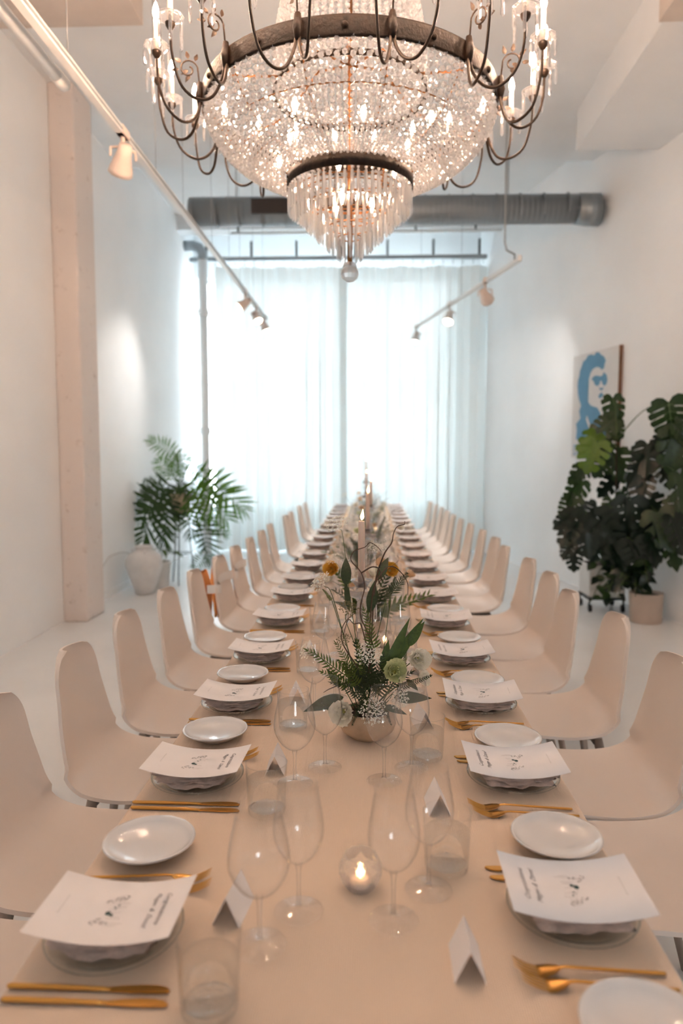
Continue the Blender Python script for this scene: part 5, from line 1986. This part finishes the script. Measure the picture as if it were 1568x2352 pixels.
for i, (a, b, dy, sp_, mt) in enumerate(fr_list):
    p0, p1 = qp(*a, dy * 0.7), qp(*b, dy)
    d = p1 - p0
    MB().tube(catmull([crown * 0.95, crown + Vector((p0.x * 0.3, p0.y * 0.5, max(0.05, p0.z - crown.z) * 0.6)), p0], 10), 0.006, 6).build('petiole', 'petiole', pm)
    ob = obj('frond', FRO[mt][i % 3], None, pm)
    L = d.length * 1.08
    ob.matrix_basis = Matrix.Translation(p0) @ rot_to(d + Vector((0, 0, 0.10 * L)), Vector((prnd.uniform(-.3, .3), -1, 0.45))) @ Matrix.Diagonal((L, max(L * 1.0, 0.30) * sp_, L, 1))

# monstera group by the right wall
cd_ = tag(empty('plant_caddy', (2.20, 6.80, 0)), 'low black plant trolley on castors under the square planter', 'plant trolley')
MB().box((-0.17, -0.17, 0.115), (0.17, 0.17, 0.135)).build('platform', 'black_iron', cd_, False)
for sx in (-1, 1):
    for sy in (-1, 1):
        w_ = MB()
        w_.tube([(sx * 0.15 - 0.012, sy * 0.15, 0.035), (sx * 0.15 + 0.012, sy * 0.15, 0.035)], 0.035, 14)
        cst = w_.build('castor_wheel', 'black_iron', cd_)
        MB().tube([(sx * 0.15, sy * 0.15, 0.116), (sx * 0.16, sy * 0.15, 0.07), (sx * 0.15, sy * 0.15, 0.036)], 0.009, 6).build('fork', 'black_iron', cst)
pnt = tag(empty('monstera', (2.20, 6.80, 0.135)), 'tall dark monstera with split leaves in a white square planter', 'plant')
m = MB()
m.box((-0.165, -0.165, 0.0), (0.165, 0.165, 0.30), bev=0.01)
m.build('planter', 'pot_white', pnt, False)
MB().box((-0.15, -0.15, 0.30), (0.15, 0.15, 0.303)).build('soil', 'soil', pnt, False)


def monstera_mesh(seed, lobes=5, holes=True):
    """split heart-shaped leaf along +X; unit length. Returns blade mesh builder"""
    r_ = random.Random(seed)
    out = []
    # right half outline from base notch to tip with deep cuts
    pts = [(0.0, 0.0), (-0.12, 0.10), (-0.16, 0.22), (-0.10, 0.36)]
    def W_(t_):
        return 0.46 * sqrt(max(0.03, 1 - (1.08 * t_ - 0.12) ** 2))
    for k in range(lobes):
        t0 = k / lobes
        t1 = (k + r_.uniform(0.58, 0.74)) / lobes
        t2 = (k + 1) / lobes
        x0_, x1_, x2_ = (-0.05 + 0.90 * t_ for t_ in (t0, t1, t2))
        pts += [(x0_ + 0.05, W_(t0) * 0.80), (x0_ + 0.09, W_(t0) * r_.uniform(0.94, 1.03)), ((x0_ + x1_) / 2 + 0.11, W_((t0 + t1) / 2) * 1.02), (x1_ + 0.11, W_(t1) * r_.uniform(0.86, 0.96)), (x1_ + 0.08, W_(t1) * 0.72)]
        if k < lobes - 1:
            dp = r_.uniform(0.18, 0.52)
            pts += [(x1_ + 0.015, W_(t1) * dp), (x2_ + 0.005, W_(t2) * (dp + 0.05))]
    pts += [(0.97, 0.06), (1.02, 0.0)]
    vs, fs = [], []
    m = MB()
    for s in (1, -1):
        poly = [Vector((x, y * s, 0)) for x, y in pts]
        tri = tessellate_polygon([poly])
        v3 = []
        for v in poly:
            zz = -0.16 * v.x * v.x + 0.10 * abs(v.y) - 0.30 * v.y * v.y
            v3.append((v.x, v.y, zz))
        m.add(v3, [tuple(t_) for t_ in tri])
    return m


MON = {}
MV = [monstera_mesh(1, 4), monstera_mesh(2, 5), monstera_mesh(3, 3)]
for mt in ('monstera_leaf', 'monstera_leaf_dark', 'monstera_leaf_light'):
    MON[mt] = []
    for f_ in MV:
        c_ = f_.mesh('leaf')
        c_.materials.append(M[mt])
        MON[mt].append(c_)
OX, OY, OZ = 2.20, 6.80, 0.135


def qm(px, py, Y):
    return Vector(((px - 850) / FPX * Y - OX, Y - OY, CAM_H - (py - 1042) / FPX * Y - OZ))


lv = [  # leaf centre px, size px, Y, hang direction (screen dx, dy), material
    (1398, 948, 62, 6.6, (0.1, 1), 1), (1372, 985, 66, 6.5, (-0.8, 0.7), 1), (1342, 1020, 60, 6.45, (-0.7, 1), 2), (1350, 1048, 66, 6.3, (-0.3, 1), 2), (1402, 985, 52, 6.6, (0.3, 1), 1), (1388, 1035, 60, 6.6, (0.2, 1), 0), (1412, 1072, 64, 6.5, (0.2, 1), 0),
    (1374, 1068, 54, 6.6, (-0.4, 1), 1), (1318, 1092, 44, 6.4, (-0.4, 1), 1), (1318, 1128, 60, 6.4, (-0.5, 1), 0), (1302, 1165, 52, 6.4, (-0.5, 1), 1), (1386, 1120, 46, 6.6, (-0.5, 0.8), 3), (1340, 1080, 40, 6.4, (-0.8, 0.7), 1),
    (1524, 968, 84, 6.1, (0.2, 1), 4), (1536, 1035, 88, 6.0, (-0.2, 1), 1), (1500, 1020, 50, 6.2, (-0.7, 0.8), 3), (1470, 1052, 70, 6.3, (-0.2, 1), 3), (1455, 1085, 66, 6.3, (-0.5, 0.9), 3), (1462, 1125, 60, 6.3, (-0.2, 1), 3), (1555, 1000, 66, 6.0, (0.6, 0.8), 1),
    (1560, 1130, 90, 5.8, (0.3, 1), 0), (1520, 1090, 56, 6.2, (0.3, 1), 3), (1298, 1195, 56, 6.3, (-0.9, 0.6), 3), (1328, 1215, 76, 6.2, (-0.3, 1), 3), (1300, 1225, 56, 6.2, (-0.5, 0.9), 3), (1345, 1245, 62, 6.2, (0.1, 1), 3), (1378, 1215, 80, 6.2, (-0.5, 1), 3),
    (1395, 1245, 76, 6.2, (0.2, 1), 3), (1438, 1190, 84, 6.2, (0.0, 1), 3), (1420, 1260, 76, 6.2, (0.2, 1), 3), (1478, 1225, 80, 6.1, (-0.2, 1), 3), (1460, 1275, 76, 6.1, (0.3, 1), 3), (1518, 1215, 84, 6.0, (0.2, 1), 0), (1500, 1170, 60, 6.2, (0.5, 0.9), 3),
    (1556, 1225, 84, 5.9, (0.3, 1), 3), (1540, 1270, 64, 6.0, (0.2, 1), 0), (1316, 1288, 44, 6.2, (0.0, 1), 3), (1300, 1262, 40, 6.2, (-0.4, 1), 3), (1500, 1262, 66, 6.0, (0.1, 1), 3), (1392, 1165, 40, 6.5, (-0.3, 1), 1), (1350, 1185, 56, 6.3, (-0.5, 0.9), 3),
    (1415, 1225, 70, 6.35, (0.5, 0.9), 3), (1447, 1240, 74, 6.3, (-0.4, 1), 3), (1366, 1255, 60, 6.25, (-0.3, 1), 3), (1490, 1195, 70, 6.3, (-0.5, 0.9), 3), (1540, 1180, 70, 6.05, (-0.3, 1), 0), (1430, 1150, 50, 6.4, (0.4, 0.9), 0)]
mrnd = random.Random(17)
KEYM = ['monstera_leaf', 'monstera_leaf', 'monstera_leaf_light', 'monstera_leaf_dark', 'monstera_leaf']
# climbing stems
trunks = []
for (a, b, c_) in (((1412, 1330), (1408, 1200), (1404, 1010)), ((1420, 1330), (1450, 1200), (1475, 1060)), ((1425, 1330), (1490, 1240), (1530, 1080)), ((1405, 1330), (1370, 1240), (1330, 1170))):
    pts = [qm(*a, 6.75), qm(*b, 6.55), qm(*c_, 6.45)]
    pts[0].x = max(-0.12, min(0.12, pts[0].x))
    pts[0].z = 0.30
    pts[0].y = 0.0
    cc = catmull(pts, 20)
    trunks.append(cc)
    MB().tube(cc, [0.012 - 0.006 * k / 19 for k in range(20)], 7).build('climbing_stem', 'bark', pnt)
for i, (px, py, sz, Y, dr, mk) in enumerate(lv):
    L = sz * Y / FPX * 1.12
    ctr = qm(px, py, Y)
    wall_x = rwx(Y) - OX - 0.06
    d = Vector((dr[0], mrnd.uniform(-0.35, 0.15), -dr[1] * 0.8)).normalized()
    p0 = ctr - d * L * 0.45
    for pp_ in (p0,):
        pp_.x = min(pp_.x, wall_x - 0.03)
    facing = Vector((mrnd.uniform(-0.5, 0.3), -1, mrnd.uniform(0.1, 0.8)))
    if mk in (0, 3):
        facing = Vector((mrnd.uniform(-0.9, 0.5), -1, mrnd.uniform(-0.2, 0.8)))
    best = None
    for cc in trunks:
        for k in range(3, 20):
            dd_ = (cc[k] - p0).length + (0.25 if cc[k].z > p0.z - 0.04 else 0)
            if best is None or dd_ < best[0]:
                best = (dd_, cc[k])
    s0 = best[1]
    mid = (s0 + p0) / 2 + Vector((0, -0.02, 0.10 * (p0 - s0).length + 0.03))
    MB().tube(catmull([s0, mid, p0], 9), [0.0055 - 0.002 * k / 8 for k in range(9)], 6).build('petiole', 'petiole', pnt)
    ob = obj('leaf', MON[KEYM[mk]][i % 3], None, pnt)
    ob.matrix_basis = Matrix.Translation(p0) @ rot_to(d, facing) @ Matrix.Diagonal((L, L * mrnd.uniform(0.85, 1.1), L, 1))
    if mk == 4:
        vm = MB()
        vm.tube([(0.0, 0, 0.004), (0.5, 0, -0.036), (0.97, 0, -0.146)], 0.007, 5)
        for s in (-1, 1):
            for k in range(5):
                x = 0.05 + 0.17 * k
                vm.tube([(x, 0, -0.16 * x * x + 0.004), (x + 0.10, s * 0.20, -0.16 * (x + 0.1) ** 2 + 0.012), (x + 0.16, s * 0.34, -0.16 * (x + .16) ** 2 + 0.004)], 0.0045, 4)
        vo = vm.build('vein', 'vein', ob)

# beige pot with a bushy trailing plant
bp_ = tag(empty('potted_ivy', (2.42, 6.28, 0)), 'bushy dark trailing plant in a round beige pot on the floor', 'plant')
MB().lathe([(0.0008, 0.0), (0.125, 0.0), (0.132, 0.008), (0.142, 0.25), (0.142, 0.26), (0.130, 0.26), (0.128, 0.22), (0.0008, 0.22)], 32).build('pot_body', 'pot_beige', bp_)
MB().lathe([(0.0008, 0.235), (0.128, 0.235)], 20).build('soil', 'soil', bp_)
ivr = random.Random(23)
IV = [MB().add(*blade(1.0, 0.30, 0.3, 0.2, 7)).mesh('leaf') for _ in range(1)]
IV[0].materials.append(M['monstera_leaf_dark'])
IV2 = IV[0].copy()
IV2.materials.clear()
IV2.materials.append(M['monstera_leaf'])
for k in range(26):
    az = ivr.uniform(0, 6.28)
    if cos(az) > 0.5:
        az += pi
    hgt = ivr.uniform(0.12, 0.42)
    e = Vector((cos(az) * ivr.uniform(0.08, 0.30) - 0.12, sin(az) * ivr.uniform(0.05, 0.2), 0.235 + hgt))
    b0_ = Vector((0.05 * cos(az), 0.05 * sin(az), 0.232))
    tipz = e + Vector((cos(az) * 0.08 - 0.02, sin(az) * 0.08, -ivr.uniform(0.05, 0.22)))
    cc = catmull([b0_, (b0_ + e) / 2 + Vector((0, 0, 0.08)), e, tipz], 14)
    MB().tube(cc, 0.0035, 5).build('stem', 'petiole', bp_)
    for j in range(4, 14, 2):
        d = Vector((ivr.uniform(-1, 1), ivr.uniform(-1, 0.5), ivr.uniform(-0.9, 0.3)))
        ob = obj('leaf', IV[0] if ivr.random() < 0.7 else IV2, None, bp_)
        place(ob, Matrix.Translation(cc[j]) @ rot_to(d, (0, -1, 0.7)), ivr.uniform(0.08, 0.14))
